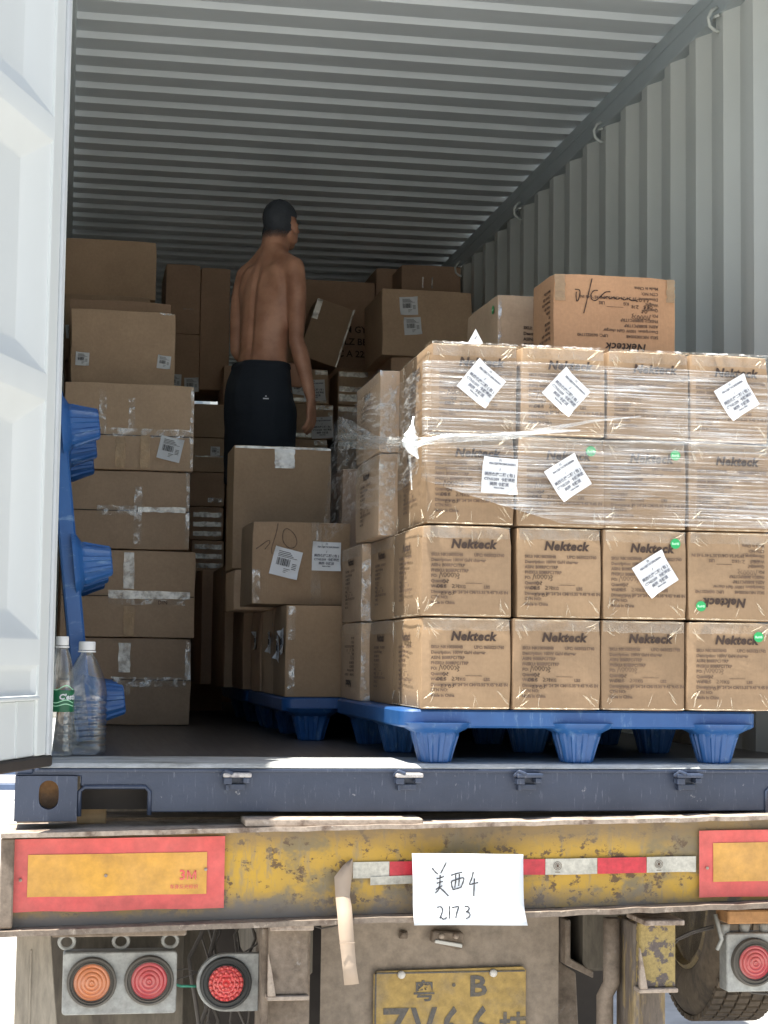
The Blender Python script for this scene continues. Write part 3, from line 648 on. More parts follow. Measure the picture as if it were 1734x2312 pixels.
def tapes():
    segs = [(.898, .997, 'tape_silver'), (.998, 1.140, 'tape_red'), (1.141, 1.285, 'tape_silver'), (1.286, 1.431, 'tape_red'), (1.432, 1.579, 'tape_silver'), (1.580, 1.721, 'tape_red'), (1.722, 1.864, 'tape_silver')]
    for i, (a, b_, mt) in enumerate(segs):
        mb = MB(); z = -.304 + .010 * (a - .9); rrect(mb, a, b_, z, z + .043, -.031, .001, .0012, .003, 8, i); o = put('reflective_tape', mb.mesh('reflective_tape', mt, True, angle=40), TR)
        if mt == 'tape_silver' and a > 1.4:
            mb = MB()
            for rr in (.0105, .0065):
                L = [[Vector((a + .034 + (rr + q) * math.cos(t), -.0335, z + .024 + (rr + q) * math.sin(t))) for q in (0, .0012)] for t in [2 * math.pi * k / 20 for k in range(21)]]; mb.sheet(L)
            mb.box(a + .027, a + .041, -.034, -.0335, z + .006, z + .0075); mb.box(a + .031, a + .037, -.034, -.0335, z + .020, z + .028); put('tape_emblem', mb.mesh('tape_emblem', 'ink_faded', recalc=False), o)
    mb = MB(); rrect(mb, .945, 1.06, -.322, -.300, -.034, .001, .003, .003, 8, 9); put('reflective_tape', mb.mesh('reflective_tape', 'tape_silver', True, angle=40), TR)
tapes()
# twistlock and timber seen in the notch
mb = MB(); mb.box(.165, .243, .13, .22, -.172, -.118); put('timber_block', mb.mesh('timber_block', 'wood_block', bevel=.003), TR)
mb = MB(); mb.box(.0, 2.43, .3, .5, -.2, -.17); put('deck_plate', mb.mesh('deck_plate', 'dusty_steel'), TR)
mb = MB(); mb.box(.60, 1.08, -.075, .05, -.162, -.142); put('shim_plate', mb.mesh('shim_plate', 'rusty_steel', bevel=.003), TR)
mb = MB(); mb.box(.02, 2.42, .62, .70, -.32, -.03); put('gap_backing', mb.mesh('gap_backing', 'mud_flap', bevel=.004), TR)  # added dark box, covers the bright ground seen through the notch gap
# chassis behind
for x in (.70, 1.66):
    mb = MB(); mb.box(x - .02, x + .14, .30, 9, -.62, -.2); put('chassis_rail', mb.mesh('chassis_rail', 'mud_flap', bevel=.01), TR)
mb = MB(); mb.box(.3, 1.89, .9, .98, -1.1, -.2); put('shade_backing', mb.mesh('shade_backing', 'gasket_dark', bevel=.01), TR)  # added near-black sheet, stands in for the dark under the chassis
def post(x0, x1, yl, matn, plx0, plx1, platem):
    mb = MB(); mb.prism([(x0, .10), (x0, .18), (x1, .18), (x1, .10)], -1.0, -.44, axis='z'); mb.box(x0 - .0, x0 + .02, .02, .0999, -1.0, -.44)
    o = put('bumper_post', mb.mesh('bumper_post', matn, bevel=.008, seg=2), TR)
    mb = MB(); v = []
    mb.box(plx0, plx1, -.012, .095, -.612, -.435); p = put('post_bracket', mb.mesh('post_bracket', platem, bevel=.004), o)
    mb = MB(); mb.box(plx0 - .006, plx1 + .004, -.075, .09, -.434, -.420); mb.box(plx0 - .006, plx1 + .002, -.028, .05, -.624, -.6125)
    mb.prism([(plx0 - .004, -.612), (plx0 - .004, -.50), (plx0 + .004, -.535), (plx0 + .018, -.612)], -.030, -.0125)
    put('bracket_edge', mb.mesh('bracket_edge', 'rusty_steel', bevel=.002), o)
post(.662, .805, 0, 'dusty_steel', .678, .784, 'dusty_steel')
post(1.700, 1.822, 0, 'post_grime', 1.708, 1.812, 'chipped_yellow')
mb = MB(); mb.tube([(1.668, .12, -.44), (1.668, .12, -.62), (1.655, .14, -.66), (1.655, .14, -1.0)], .024, 12); put('pipe', mb.mesh('pipe', 'dusty_steel', True), TR)
# number plate and its panel
mb = MB(); rrect(mb, .868, 1.575, -1.0, -.446, .34, .004, 0, .006, 20, 3)
pan = put('plate_panel', mb.mesh('plate_panel', 'dusty_panel', True, angle=40), TR)
mb = MB(); mb.prism([(1.020, -.85), (1.020, -.622), (1.030, -.612), (1.462, -.606), (1.472, -.616), (1.472, -.85)], .322, .328); LPl = put('licence_plate', mb.mesh('licence_plate', 'plate_yellow', bevel=.001), TR)
mb = MB()
for a, b_, c_, d_ in ((1.024, 1.468, -.620, -.616), (1.024, 1.028, -.85, -.6165)): mb.box(a, b_, .3185, .3215, c_, d_)
put('plate_border', mb.mesh('plate_border', 'plate_grey'), LPl)
put('plate_lettering', text_mesh('粤', .068, 'plate_grey', 0, .0014), LPl, mat=Matrix.Translation((1.135, .320, -.694)) @ F90 @ Matrix.Diagonal((.98, .92, 1, 1)))
put('plate_lettering', text_mesh('B', .090, 'plate_grey', 0, .0022), LPl, mat=Matrix.Translation((1.300, .320, -.687)) @ F90 @ Matrix.Diagonal((1.08, .92, 1, 1)))
mb = MB(); mb.lathe([(.0055, 0), (.0055, .001)], 12, Matrix.Translation((1.256, .3205, -.655)) @ F90); put('plate_lettering', mb.mesh('plate_dot', 'plate_grey'), LPl)
for i, ch in enumerate('ZV66挂'):
    put('plate_lettering', text_mesh(ch, .155 if i < 4 else .105, 'plate_grey', 0, .0022), LPl, mat=Matrix.Translation((1.046 + .086 * i, .320, -.825)) @ F90 @ Matrix.Diagonal((.78 if i < 4 else .85, 1, 1, 1)))
for x in (1.100, 1.372):
    mb = MB(); mb.lathe([(.0115, 0), (.0115, .006), (.009, .010), (.0, .011)], 18, Matrix.Translation((x, .318, -.622)) @ F90); o = put('plate_bolt', mb.mesh('plate_bolt', 'bolt_white', True), LPl)
mb = MB(); mb.prism([(1.185, -.530), (1.190, -.497), (1.280, -.503), (1.282, -.545), (1.265, -.552)], .30, .338); pl_ = put('plate_lamp', mb.mesh('plate_lamp', 'dusty_steel', bevel=.004), TR)
mb = MB(); mb.prism([(1.192, -.530), (1.195, -.520), (1.274, -.534), (1.274, -.545)], .292, .2995); put('lens', mb.mesh('lens', 'label_grey', bevel=.002), pl_)
for x in (1.213, 1.256):
    mb = MB(); mb.lathe([(.009, 0), (.008, .006), (0, .008)], 12, Matrix.Translation((x, .2995, -.512)) @ F90); put('screw', mb.mesh('screw', 'rusty_steel', True), pl_)
mb = MB(); mb.box(1.095, 1.119, .325, .339, -.522, -.500); mb.lathe([(.009, 0), (.009, .008), (0, .009)], 10, Matrix.Translation((1.107, .325, -.511)) @ F90); put('nut', mb.mesh('nut', 'dusty_steel', bevel=.002), TR)
# lamps
def lens_part(par, cx, cz, y, r_ring, r_lens, mt, ringmat='rubber_dusty', led=False):
    A = Matrix.Translation((cx, y, cz)) @ F90
    mb = MB(); mb.lathe([(r_ring, 0), (r_ring, .010), (r_ring * .96, .016), (r_ring * .90, .017), (r_ring * .87, .012), (r_lens * 1.05, .014), (r_lens * 1.02, .020), (r_lens, .012)], 40, A); rg = put('lamp_ring', mb.mesh('lamp_ring', ringmat, True, angle=45), par)
    prof = []; K = 14
    for i in range(K):
        rr = r_lens * (1 - i / K); prof.append((rr, .010 + .010 * (1 - (rr / r_lens) ** 2) + (.0018 if i % 3 else -.0008)))
    prof.append((0, .021)); mb = MB(); mb.lathe(prof, 40, A); ln = put('lens', mb.mesh('lens', mt, True, angle=25), par)
    if led:
        mb = MB(); rnd = random.Random(2)
        for k, (nn, rr) in enumerate(((1, 0), (6, .30), (12, .58), (17, .84))):
            for i in range(nn):
                a = 2 * math.pi * i / nn; B = A @ Matrix.Translation((rr * r_lens * math.cos(a), rr * r_lens * math.sin(a), .013 + .008 * (1 - rr * rr))); mb.lathe([(r_lens * .11, 0), (r_lens * .09, .004), (0, .006)], 8, B)
        put('led', mb.mesh('led', 'lens_red_bright', True), ln)
    return ln
def rounded(x0, x1, z0, z1, r, n=5):
    P = []
    for cx, cz, a0 in ((x1 - r, z1 - r, 0), (x0 + r, z1 - r, 90), (x0 + r, z0 + r, 180), (x1 - r, z0 + r, 270)):
        for i in range(n + 1): a = R(a0 + 90 * i / n); P.append((cx + r * math.cos(a), cz + r * math.sin(a)))
    return P
lb = bpy.data.objects.new('tail_lamp', None); COL.objects.link(lb); lb.parent = TR
mb = MB(); mb.prism(rounded(.137, .440, -.672, -.508, .010), .085, .15); put('lamp_housing', mb.mesh('lamp_housing', 'lamp_housing', bevel=.003), lb)
lens_part(lb, .214, -.585, .085, .066, .051, 'lens_orange', 'rubber_dusty'); lens_part(lb, .366, -.583, .085, .066, .051, 'lens_red', 'rubber_dusty')
for x in (.146, .290, .422):
    mb = MB(); L = [(x + .020 * math.cos(t), .115, -.484 + .018 * math.sin(t)) for t in [2 * math.pi * k / 20 for k in range(21)]]; mb.tube(L, .005, 8, False); put('mounting_ring', mb.mesh('mounting_ring', 'lamp_housing', True), lb)
mb = MB(); mb.box(.105, .462, .05, .14, -.462, -.430); put('lamp_bracket', mb.mesh('lamp_bracket', 'dusty_steel', bevel=.004), TR)
l3 = bpy.data.objects.new('tail_lamp', None); COL.objects.link(l3); l3.parent = TR
P = [(.662, -.671), (.662, -.517), (.575, -.517)] + [(.572 + .078 * math.cos(a), -.594 + .077 * math.sin(a)) for a in [R(90 + 180 * k / 16) for k in range(17)]]
mb = MB(); mb.prism(P, .085, .11); put('lamp_housing', mb.mesh('lamp_housing', 'lamp_housing', bevel=.002), l3)
lens_part(l3, .572, -.594, .085, .070, .050, 'lens_red_bright', 'rubber_black', True)
l4 = bpy.data.objects.new('tail_lamp', None); COL.objects.link(l4); l4.parent = TR
mb = MB(); mb.prism(rounded(2.000, 2.30, -.648, -.484, .008), .09, .15); put('lamp_housing', mb.mesh('lamp_housing', 'lamp_housing', bevel=.003), l4)
lens_part(l4, 2.080, -.564, .09, .068, .050, 'lens_red', 'rubber_dusty'); lens_part(l4, 2.228, -.564, .09, .068, .050, 'lens_orange', 'rubber_dusty')
for x in (2.005, 2.065, 2.125): mb = MB(); mb.lathe([(.014, -.03), (.016, 0), (.012, .003)], 14, Matrix.Translation((x, .12, -.462))); put('mounting_stud', mb.mesh('mounting_stud', 'lamp_housing', True), l4)
mb = MB(); mb.box(1.985, 2.30, .04, .14, -.450, -.412); put('lamp_bracket', mb.mesh('lamp_bracket', 'orange_rust', bevel=.004), TR)
# flaps
mb = MB(); mb.prism([(.098, -1.0), (.098, -.43), (.47, -.43), (.47, -1.0)], .24, .25); put('mud_flap', mb.mesh('mud_flap', 'mud_flap', bevel=.002), TR)
mb = MB(); mb.prism([(.012, -1.0), (.014, -.438), (.100, -.438), (.128, -.72), (.128, -1.0)], .10, .115); mb.box(.05, .056, .096, .1, -.9, -.5); put('side_panel', mb.mesh('side_panel', 'khaki_panel', bevel=.002), TR)
mb = MB(); mb.box(.47, .55, .35, .36, -1.1, -.3); put('mud_flap', mb.mesh('mud_flap', 'mud_flap', bevel=.002), TR)
mb = MB(); mb.prism([(1.585, -.47), (1.585, -.60), (1.67, -.64), (1.67, -.62), (1.60, -.582), (1.60, -.47)], .3, .6); put('gusset', mb.mesh('gusset', 'dusty_steel', bevel=.003), TR)
mb = MB(); mb.prism([(1.60, -1.0), (1.60, -.61), (1.66, -.65), (1.68, -1.0)], .45, .5); put('gusset', mb.mesh('gusset', 'dusty_steel', bevel=.003), TR)
# cables
rc = random.Random(5)
for i in range(9):
    x = .50 + rc.random() * .15; y = .16 + rc.random() * .12; pts = []; z = -.43
    for k in range(9): pts.append((x + .02 * math.sin(k * 1.1 + i), y + .01 * math.cos(k + i), z - k * .06)); x += rc.uniform(-.012, .012)
    mb = MB(); mb.tube(pts, rc.choice([.003, .004, .006]), 6); put('cable', mb.mesh('cable', 'cable_grey', True), TR)
for pts, mt, r_ in (([(.44, .12, -.565), (.47, .13, -.562), (.50, .12, -.572)], 'cable_grey', .002), ([(.44, .12, -.590), (.47, .13, -.583), (.50, .12, -.570)], 'cable_grey', .002),
                ([(.43, .12, -.600), (.455, .12, -.607), (.50, .12, -.608)], 'cable_green', .004), ([(.62, .15, -.53), (.66, .13, -.50), (.68, .14, -.47)], 'cable_grey', .0025),
                ([(.79, .16, -.45), (.85, .2, -.47), (.95, .3, -.47), (1.05, .3, -.445)], 'cable_grey', .0025), ([(1.82, .16, -.56), (1.86, .15, -.51), (1.92, .15, -.485), (1.98, .14, -.468)], 'cable_grey', .0035),
                ([(1.82, .17, -.575), (1.88, .16, -.51), (1.93, .16, -.49), (1.98, .14, -.475)], 'cable_grey', .003), ([(2.07, .2, -.65), (2.12, .2, -.672), (2.3, .2, -.69)], 'cable_grey', .004), ([(1.97, .10, -.43), (1.985, .09, -.5), (1.975, .1, -.53)], 'lamp_housing', .006)):
    mb = MB(); mb.tube(pts, r_, 6); put('cable', mb.mesh('cable', mt, True), TR)
# spare wheel
wheel = bpy.data.objects.new('wheel', None); COL.objects.link(wheel); wheel.parent = TR
wheel.location = (2.40, 1.25, -.44); wheel.rotation_euler = (0, R(90), R(-4))
mb = MB(); prof = [(.335, -.10), (.345, -.118), (.375, -.132), (.42, -.135), (.465, -.125), (.492, -.108), (.50, -.09), (.503, 0), (.50, .09), (.492, .108), (.465, .125), (.40, .135), (.345, .118), (.335, .10), (.335, -.10)]
mb.lathe(prof, 64); ty = put('tyre', mb.mesh('tyre', 'tyre_rubber', True, recalc=False, angle=50), wheel)
mb = MB()
for k in range(72):
    for row in range(5):
        B = Matrix.Rotation(2 * math.pi * (k + .5 * (row % 2)) / 72, 4, 'Z'); z0 = -.108 + row * .044
        mb.box(.498, .516, -.015, .015, z0, z0 + .036, B)
put('tread', mb.mesh('tread', 'tyre_rubber'), ty)
put('sidewall_lettering', text_mesh('STEEL', .05, 'tyre_rubber', 0, .002, 1, 'CENTER'), ty, mat=Matrix.Translation((0, 0, 0)) @ Matrix.Rotation(R(180), 4, 'Z') @ Matrix.Translation((.40, 0, -.1365)) @ Matrix.Rotation(R(90), 4, 'Z') @ Matrix.Rotation(R(180), 4, 'Y'))
mb = MB(); mb.lathe([(.335, -.10), (.342, -.116), (.328, -.124), (.318, -.10), (.300, -.05), (.295, .08), (.20, .085), (.08, .07), (.08, .06), (.20, .075), (.25, .06)], 48); put('rim', mb.mesh('rim', 'rim_paint', True, recalc=False, angle=40), wheel)
for x_ in (.35, 2.05):
    pass
# axle wheels in the shade far under the chassis
# ------------------------------------------------------------------ paper sign and hanging strip
t = thing('paper_sign', 'white paper sheet with handwritten characters and 2173 stuck on the yellow beam', 'paper sign')
PX0, PX1, PZ0, PZ1 = 1.047, 1.352, -.418, -.232
g_ = []
for i in range(13):
    u = i / 12; row = []
    for j in range(15):
        v_ = j / 14; z = PZ1 + (PZ0 - PZ1) * v_ - .004 * u
        y = -.092 - .03 * v_ * (1 - v_) - .075 * max(0, v_ - .70) ** 1.5 / .3 ** .5 + .004 * math.sin(u * 5)
        row.append(Vector((PX0 + (PX1 - PX0) * u + .012 * v_ ** 3 * (u) + .004 * v_ * (1 - 2 * u), y, z)))
    g_.append(row)
mb = MB(); mb.sheet(g_); pm = mb.mesh('sheet', 'paper_white', True); o = put('sheet', pm, t); sm = o.modifiers.new('s', 'SOLIDIFY'); sm.thickness = .0006
def paperpt(px, py):     # crop pixel -> sheet plane
    x = PX0 + (px - 1027) / (1660 - 1027) * (.216) ; z = PZ1 - (py - 730) / (1150 - 730) * (PZ1 - PZ0); return (x + .008, z)
ST = [[(1165, 818), (1190, 842), (1210, 853)], [(1278, 785), (1268, 800), (1245, 832), (1232, 850)], [(1198, 882), (1228, 876), (1258, 868)], [(1200, 908), (1225, 902), (1250, 897)], [(1193, 945), (1215, 935), (1246, 922)],
      [(1228, 858), (1226, 900), (1222, 935), (1205, 955), (1190, 966)], [(1215, 928), (1250, 950), (1295, 984)],
      [(1315, 862), (1350, 853), (1405, 843)], [(1318, 898), (1322, 925), (1333, 948)], [(1316, 898), (1370, 884), (1415, 878), (1410, 905), (1393, 935)], [(1333, 946), (1365, 940), (1396, 932)], [(1352, 858), (1352, 895), (1345, 935)], [(1382, 853), (1380, 890), (1376, 925)],
      [(1493, 842), (1480, 880), (1463, 915), (1490, 912), (1532, 905)], [(1502, 880), (1499, 930), (1497, 985)],
      [(1205, 1052), (1232, 1048), (1250, 1062), (1238, 1090), (1222, 1112), (1236, 1108), (1252, 1118), (1280, 1108)], [(1306, 1045), (1303, 1080), (1300, 1116)],
      [(1325, 1054), (1355, 1050), (1378, 1050), (1362, 1080), (1350, 1113)], [(1425, 1048), (1448, 1048), (1462, 1058), (1450, 1072), (1435, 1078), (1458, 1082), (1466, 1095), (1450, 1110), (1430, 1116)]]
hw = stroke_mesh([[paperpt(*p) for p in s] for s in ST], .0034, 'ink_black', .2)
# drape the strokes on the curved sheet
for v_ in hw.vertices:
    q = (PZ1 - v_.co.z - .004 * (v_.co.x - PX0) / (PX1 - PX0)) / (PZ1 - PZ0); q = min(max(q, 0), 1)
    v_.co.y = -.092 - .03 * q * (1 - q) - .075 * max(0, q - .70) ** 1.5 / .3 ** .5 + .004 * math.sin((v_.co.x - PX0) / (PX1 - PX0) * 5) - .0022
put('handwriting', hw, t)
t = thing('tape_strip', 'pale brown adhesive strip hanging loose from the yellow beam left of the paper', 'tape strip')
pts = [((.893, -.250), (.896, -.252)), ((.868, -.268), (.895, -.285)), ((.843, -.296), (.889, -.31)), ((.845, -.345), (.884, -.345)), ((.847, -.385), (.886, -.37)), ((.849, -.43), (.889, -.43)), ((.855, -.48), (.893, -.48)), ((.860, -.52), (.897, -.52)), ((.865, -.57), (.904, -.567))]
ys = [-.036, -.045, -.06, -.07, -.092, -.108, -.11, -.112, -.118]
mb = MB(); mb.sheet([[Vector((a[0], y, a[1])), Vector(((a[0] + b_[0]) / 2, y - .003, (a[1] + b_[1]) / 2)), Vector((b_[0], y, b_[1]))] for (a, b_), y in zip(pts, ys)])
o = put('strip', mb.mesh('strip', 'masking_tape', True), t); sm = o.modifiers.new('s', 'SOLIDIFY'); sm.thickness = .0008
mb = MB(); mb.box(.850, .892, -.117, -.1155, -.462, -.46); put('torn_end', mb.mesh('torn_end', 'masking_tape'), t)

# ------------------------------------------------------------------ pallets
def pallet_meshes(wx, wy):
    mb = MB(); h0, h1 = .098, .148; P = rounded(-wx / 2, wx / 2, -wy / 2, wy / 2, .045, 6)
    n = len(P)
    def ring(s, z, wav=0): return [(x * s[0], y * s[1], z) for x, y in P]
    lv = [((.990, .990), h1), ((1., 1.), h1 - .006), ((.998, .998), h0 + .006), ((.985, .985), h0), ((.93, .93), h0 + .010)]
    v = []; f = []
    for k, (s, z) in enumerate(lv): v += ring(s, z)
    for k in range(len(lv) - 1):
        for i in range(n): f.append((k * n + i, k * n + (i + 1) % n, (k + 1) * n + (i + 1) % n, (k + 1) * n + i))
    f.append(tuple(range(n))); f.append(tuple(reversed(range((len(lv) - 1) * n, len(lv) * n)))); mb.add(v, f)
    # ribs on the rim
    deck = mb.mesh('deck', 'pallet_blue', True, angle=35)
    mb = MB(); fl = lambda a, h: 1 + .045 * (1 if math.sin(a * 9) > 0 else -1) * (1 if h < .09 else .3)
    def sq(a, h):
        c, s_ = abs(math.cos(a)), abs(math.sin(a)); return min(1 / max(c, s_), 1.16) * (1 + .05 * (1 if math.sin(a * 12) > 0 else -1) * (1 if h < .075 else 0))
    mb.lathe([(.096, .112), (.088, .0995), (.074, .091), (.062, .084), (.059, .074), (.051, .045), (.043, .012), (.041, .004), (.036, .0), (0, .0)], 96, None, sq)
    foot = mb.mesh('foot', 'pallet_blue', True, angle=32)
    mb = MB()
    for s in (-1, 1):
        mb.box(-wx / 2 + .02, wx / 2 - .02, s * wy / 2 - .012, s * wy / 2 + .012, .0925, .0985) if False else None
        for x in (-.2, .2):
            mb.prism([(x - .13, .099), (x - .10, .082), (x + .10, .082), (x + .13, .099)], s * (wy / 2 - .03) - .004, s * (wy / 2 - .03) + .004)
    rib = mb.mesh('rim_rib', 'pallet_blue')
    return deck, foot
DECK, FOOT = pallet_meshes(1.034, 1.2)
def pallet(label, mat=None, loc=None, rz=0):
    t = thing('plastic_pallet', label, 'pallet', loc or (0, 0, 0), (0, 0, R(rz)), 'blue plastic pallets')
    if mat is not None: t.matrix_world = mat
    put('deck', DECK, t)
    for x in (-.408, 0, .408):
        for y in (-.53, 0, .53): put('foot', FOOT, t, (x, y, 0))
    return t
pallet('blue plastic pallet on the sill under the film wrapped carton stack', loc=(1.547, .60, 0))
pallet('blue plastic pallet behind the front one, under the box marked 10', loc=(1.375, 1.885, 0))
pallet('blue plastic pallet deepest in shade, under the plain brown cartons', loc=(1.375, 3.12, 0))
th = R(-90 - 6.6)
pm_ = Matrix.Translation((.102, 1.02, .545)) @ Matrix.Rotation(th, 4, 'Y') @ Matrix.Translation((0, 0, -.148))
pallet('blue plastic pallet stood on edge, leaning on the left wall behind the door', mat=pm_)

# ------------------------------------------------------------------ front stack
GF = 'brand printed cartons on the front pallet'
HH = .2545; Z0 = .150
cols = [(1.082, 1.334), (1.3395, 1.590), (1.594, 1.8395), (1.845, 2.097)]
cols_b = [[(0, 0)] * 4, [(-.002, .0), (.012, .002), (.006, .003), (.004, .002)], [(.008, .006), (.010, .010), (.006, .005), (.006, .0)], [(.020, .014), (.020, .012), (.016, .010), (.010, -.008)]]
ordc = ['leftmost', 'second from left', 'third from left', 'rightmost']
rown = ['bottom row', 'second row up', 'third row up', 'top row']
extra = {(0, 3): ', green dot near its top right corner', (1, 3): ', printed upside down with a green dot', (1, 2): ', tilted white label over its print', (2, 0): ', square white label on the film', (2, 1): ', tilted white label on the film', (2, 2): ', small green dot under the film',
         (3, 0): ', tilted white label glaring in the sun', (3, 1): ', diamond tilted white label', (3, 3): ', tilted white label at the right edge'}
FR = {}
for r_ in range(4):
    for c_ in range(4):
        a, b_ = cols[c_]; da, db = cols_b[r_][c_]; rnd = random.Random(r_ * 10 + c_); dy = rnd.uniform(-.004, .004)
        z = Z0 + r_ * HH
        lab = f"front stack carton, {rown[r_]}, {ordc[c_]}{extra.get((r_, c_), '')}"
        t, w, d, h = carton(lab, a + da, b_ + db, -.012 + dy, .405 + dy, z, z + HH - .0035, 'cardboard_tan', rz=rnd.uniform(-.5, .5), seed=1000 + (r_ * 4 + c_) % 5, group=GF)
        FR[(r_, c_)] = (t, w, d, h)
        fl = (r_, c_) == (1, 3)
        prints(t, w, d, h, 'front', fl, faded=(c_ >= 2))
        put_s('tape_crease', CREASE[(r_ * 3 + c_ * 5) % 8], t, mat=SIDE['front'](w, d) @ Matrix.Translation((0, -.002, 0)) @ Matrix.Diagonal((w / .25, 1, h / .25, 1)))
        tape_on(t, w, d, 'front', -w / 2 + .004, w / 2 - .004, h - .034, h - .002, 'clear_tape_plain', 3 + c_)
        if c_ == 0:
            prints(t, w, d, h, 'left', faded=True, ww=.42)
            put_s('tape_crease', CREASE_SIDE[r_ % 3], t, mat=SIDE['left'](w, d) @ Matrix.Translation((0, -.002, 0)))
            tape_on(t, w, d, 'left', d / 2 - .10, d / 2 - .003, .0, h - .01, 'brown_tape', 9 + r_) if r_ == 9 else None
def L(rc, x, z, ang, **k): t, w, d, h = FR[rc]; return label_on(t, w, d, x, z, ang, **k)
def G(rc, x, z): t, w, d, h = FR[rc]; return sticker_on(t, w, d, x, z)
L((1, 2), .028, .128, -33); G((1, 2), .088, .215); G((1, 3), -.090, .040); G((0, 3), .085, .210); G((2, 2), .090, .212); G((2, 1), .085, .215)
L((2, 0), .075, .135, 3, lift=.036); L((2, 1), .010, .135, -33, lift=.034); L((3, 0), .012, .135, 38, lift=.036); L((3, 1), .000, .120, 42, lift=.034); L((3, 3), .010, .125, -32, lift=.034)
# side and inner cartons of the stack
for r_ in range(4):
    z = Z0 + r_ * HH
    for k, (ya, yb, xo) in enumerate(((.412, .832, (0, 0, .02, .02)[r_]), (.838, 1.255, (-.028, -.028, -.045, -.050)[r_]))):
        if r_ >= 2: ya, yb = ((.42, .545) if False else (ya, yb))
        if r_ >= 2 and k == 0: ya, yb, xo = .41, .49, .022
        if r_ >= 2 and k == 1: ya, yb, xo = .50, .94, -.035
        nm = ['middle', 'rear'][k]
        t, w, d, h = carton(f"{nm} carton on the stack left side, {rown[r_]}", 1.082 + xo, 1.336 + min(xo, 0), ya, yb, z, z + HH - .0035, 'cardboard_tan' if k == 0 else 'cardboard_brown', seed=1100 + r_ % 2, group='side cartons of the front pallet')
        if d > .3: prints(t, w, d, h, 'left', flip=(r_ == 0 and k == 1), faded=True, ww=.42)
        if d > .3: tape_on(t, w, d, 'front', -w / 2, -w / 2 + .05, .0, h, 'clear_tape', 5 + r_ + k)
        if d > .3: tape_on(t, w, d, 'left', -d / 2 + .002, d / 2, h - .04, h, 'clear_tape_plain', 5 + r_ + k)
for r_ in range(4):
    z = Z0 + r_ * HH
    for c_ in range(1, 4):
        a, b_ = cols[c_]
        for ya, yb in ((.412, .83), (.84, 1.19)):
            t, w, d, h = carton('plain brown carton inside the wrapped stack, hidden behind its front row', a, b_, ya, yb, z, z + HH - .0035, 'cardboard_tan', seed=1001, group='inner cartons of the front pallet')
# boxes on top of the stack
TOPZ = Z0 + 4 * HH
t, w, d, h = carton('peach bounce-lit carton lying upside down on top of the stack, marked O/C in pen', 1.630, 2.036, .63, .885, TOPZ + .005, TOPZ + .005 + .352, 'cardboard_bounce_lit', rz=0, seed=1200, bulge=.003)
# data print runs upside down over the long panel
B = SIDE['front'](w, d) @ Matrix.Translation((0, 0, h)) @ Matrix.Rotation(R(180), 4, 'Y')
put('brand_lettering', text_mesh('Nekteck', .0365, 'ink_brown', .22, .0009, 1.06), t, mat=B @ Matrix.Translation((-.105, -.004, h - .132)) @ F90)
put('printed_text', text_mesh(INFO.replace('          UPC', '                UPC'), .0138, 'ink_faded', 0, .0003, 1.0, 'LEFT', 1.28), t, mat=B @ Matrix.Translation((-.145, -.004, h - .160)) @ F90)
put('handwriting', HW, t, mat=B @ Matrix.Translation((-.150, -.0045, h - .235)) @ Matrix.Diagonal((1.1, 1, 1.1, 1)))
def c4pt(px, py): return ((px - 330) / 760 * w - w / 2, h - (py - 50) / (530 - 50) * .247)
OC = [[(458, 150), (485, 152), (490, 175), (480, 215), (470, 222), (466, 190), (468, 165)], [(565, 76), (545, 165), (528, 240), (514, 298)], [(602, 150), (578, 152), (560, 175), (562, 205), (590, 213), (630, 175), (650, 158), (680, 154)],
      [(618, 185), (640, 196), (660, 187), (680, 198), (700, 188), (720, 200), (745, 190), (765, 202), (790, 192), (815, 204), (845, 200)]]
put('handwriting', stroke_mesh([[c4pt(*p) for p in s] for s in OC], .0032, 'ink_brown'), t, mat=SIDE['front'](w, d) @ Matrix.Translation((0, -.005, 0)))
put('printed_text', text_mesh(SIDEINFO, .013, 'ink_brown', 0, .0004, 1.0, 'LEFT', 1.3), t, mat=SIDE['left'](w, d) @ Matrix.Translation((0, 0, h)) @ Matrix.Rotation(R(180), 4, 'Y') @ Matrix.Translation((-.10, -.004, h - .15)) @ F90)
tape_on(t, w, d, 'front', -w / 2 + .002, -w / 2 + .036, h - .09, h - .004, 'brown_tape', 2); tape_on(t, w, d, 'front', w / 2 - .03, w / 2 - .002, h - .08, h - .004, 'brown_tape', 4)
t, w, d, h = carton('small brown carton with green dot behind the peach one on the stack', 1.530, 1.770, 1.0, 1.42, TOPZ + .002, TOPZ + .355, 'cardboard_brown', rz=1.5, seed=1201)
put('brand_lettering', text_mesh('Nekteck', .062, 'ink_brown', .22, .0012, 1.), t, mat=SIDE['left'](w, d) @ Matrix.Translation((-.15, -.004, h - .19)) @ F90)
mb = MB()
sticker_on(t, w, d, .165, h - .045, 'left'); tape_on(t, w, d, 'front', -w / 2, -w / 2 + .012, 0, h, 'clear_tape', 4)
put('printed_text', text_mesh(SIDEINFO, .015, 'ink_brown', 0, .0005, 1.0, 'LEFT', 1.3), t, mat=SIDE['front'](w, d) @ Matrix.Translation((-.03, -.004, h - .115)) @ F90)
t = thing('loose_label', 'small triangle of white label paper sticking up above the wrapped stack', 'label')
mb = MB(); mb.prism([(1.211, 1.172), (1.234, 1.214), (1.256, 1.174), (1.24, 1.165)], .018, .020); put('paper_corner', mb.mesh('paper_corner', 'label_paper'), t)
put('label_print', stroke_mesh([[(1.231, 1.184), (1.237, 1.194)]], .002, 'ink_grey'), t, (0, .016, 0))

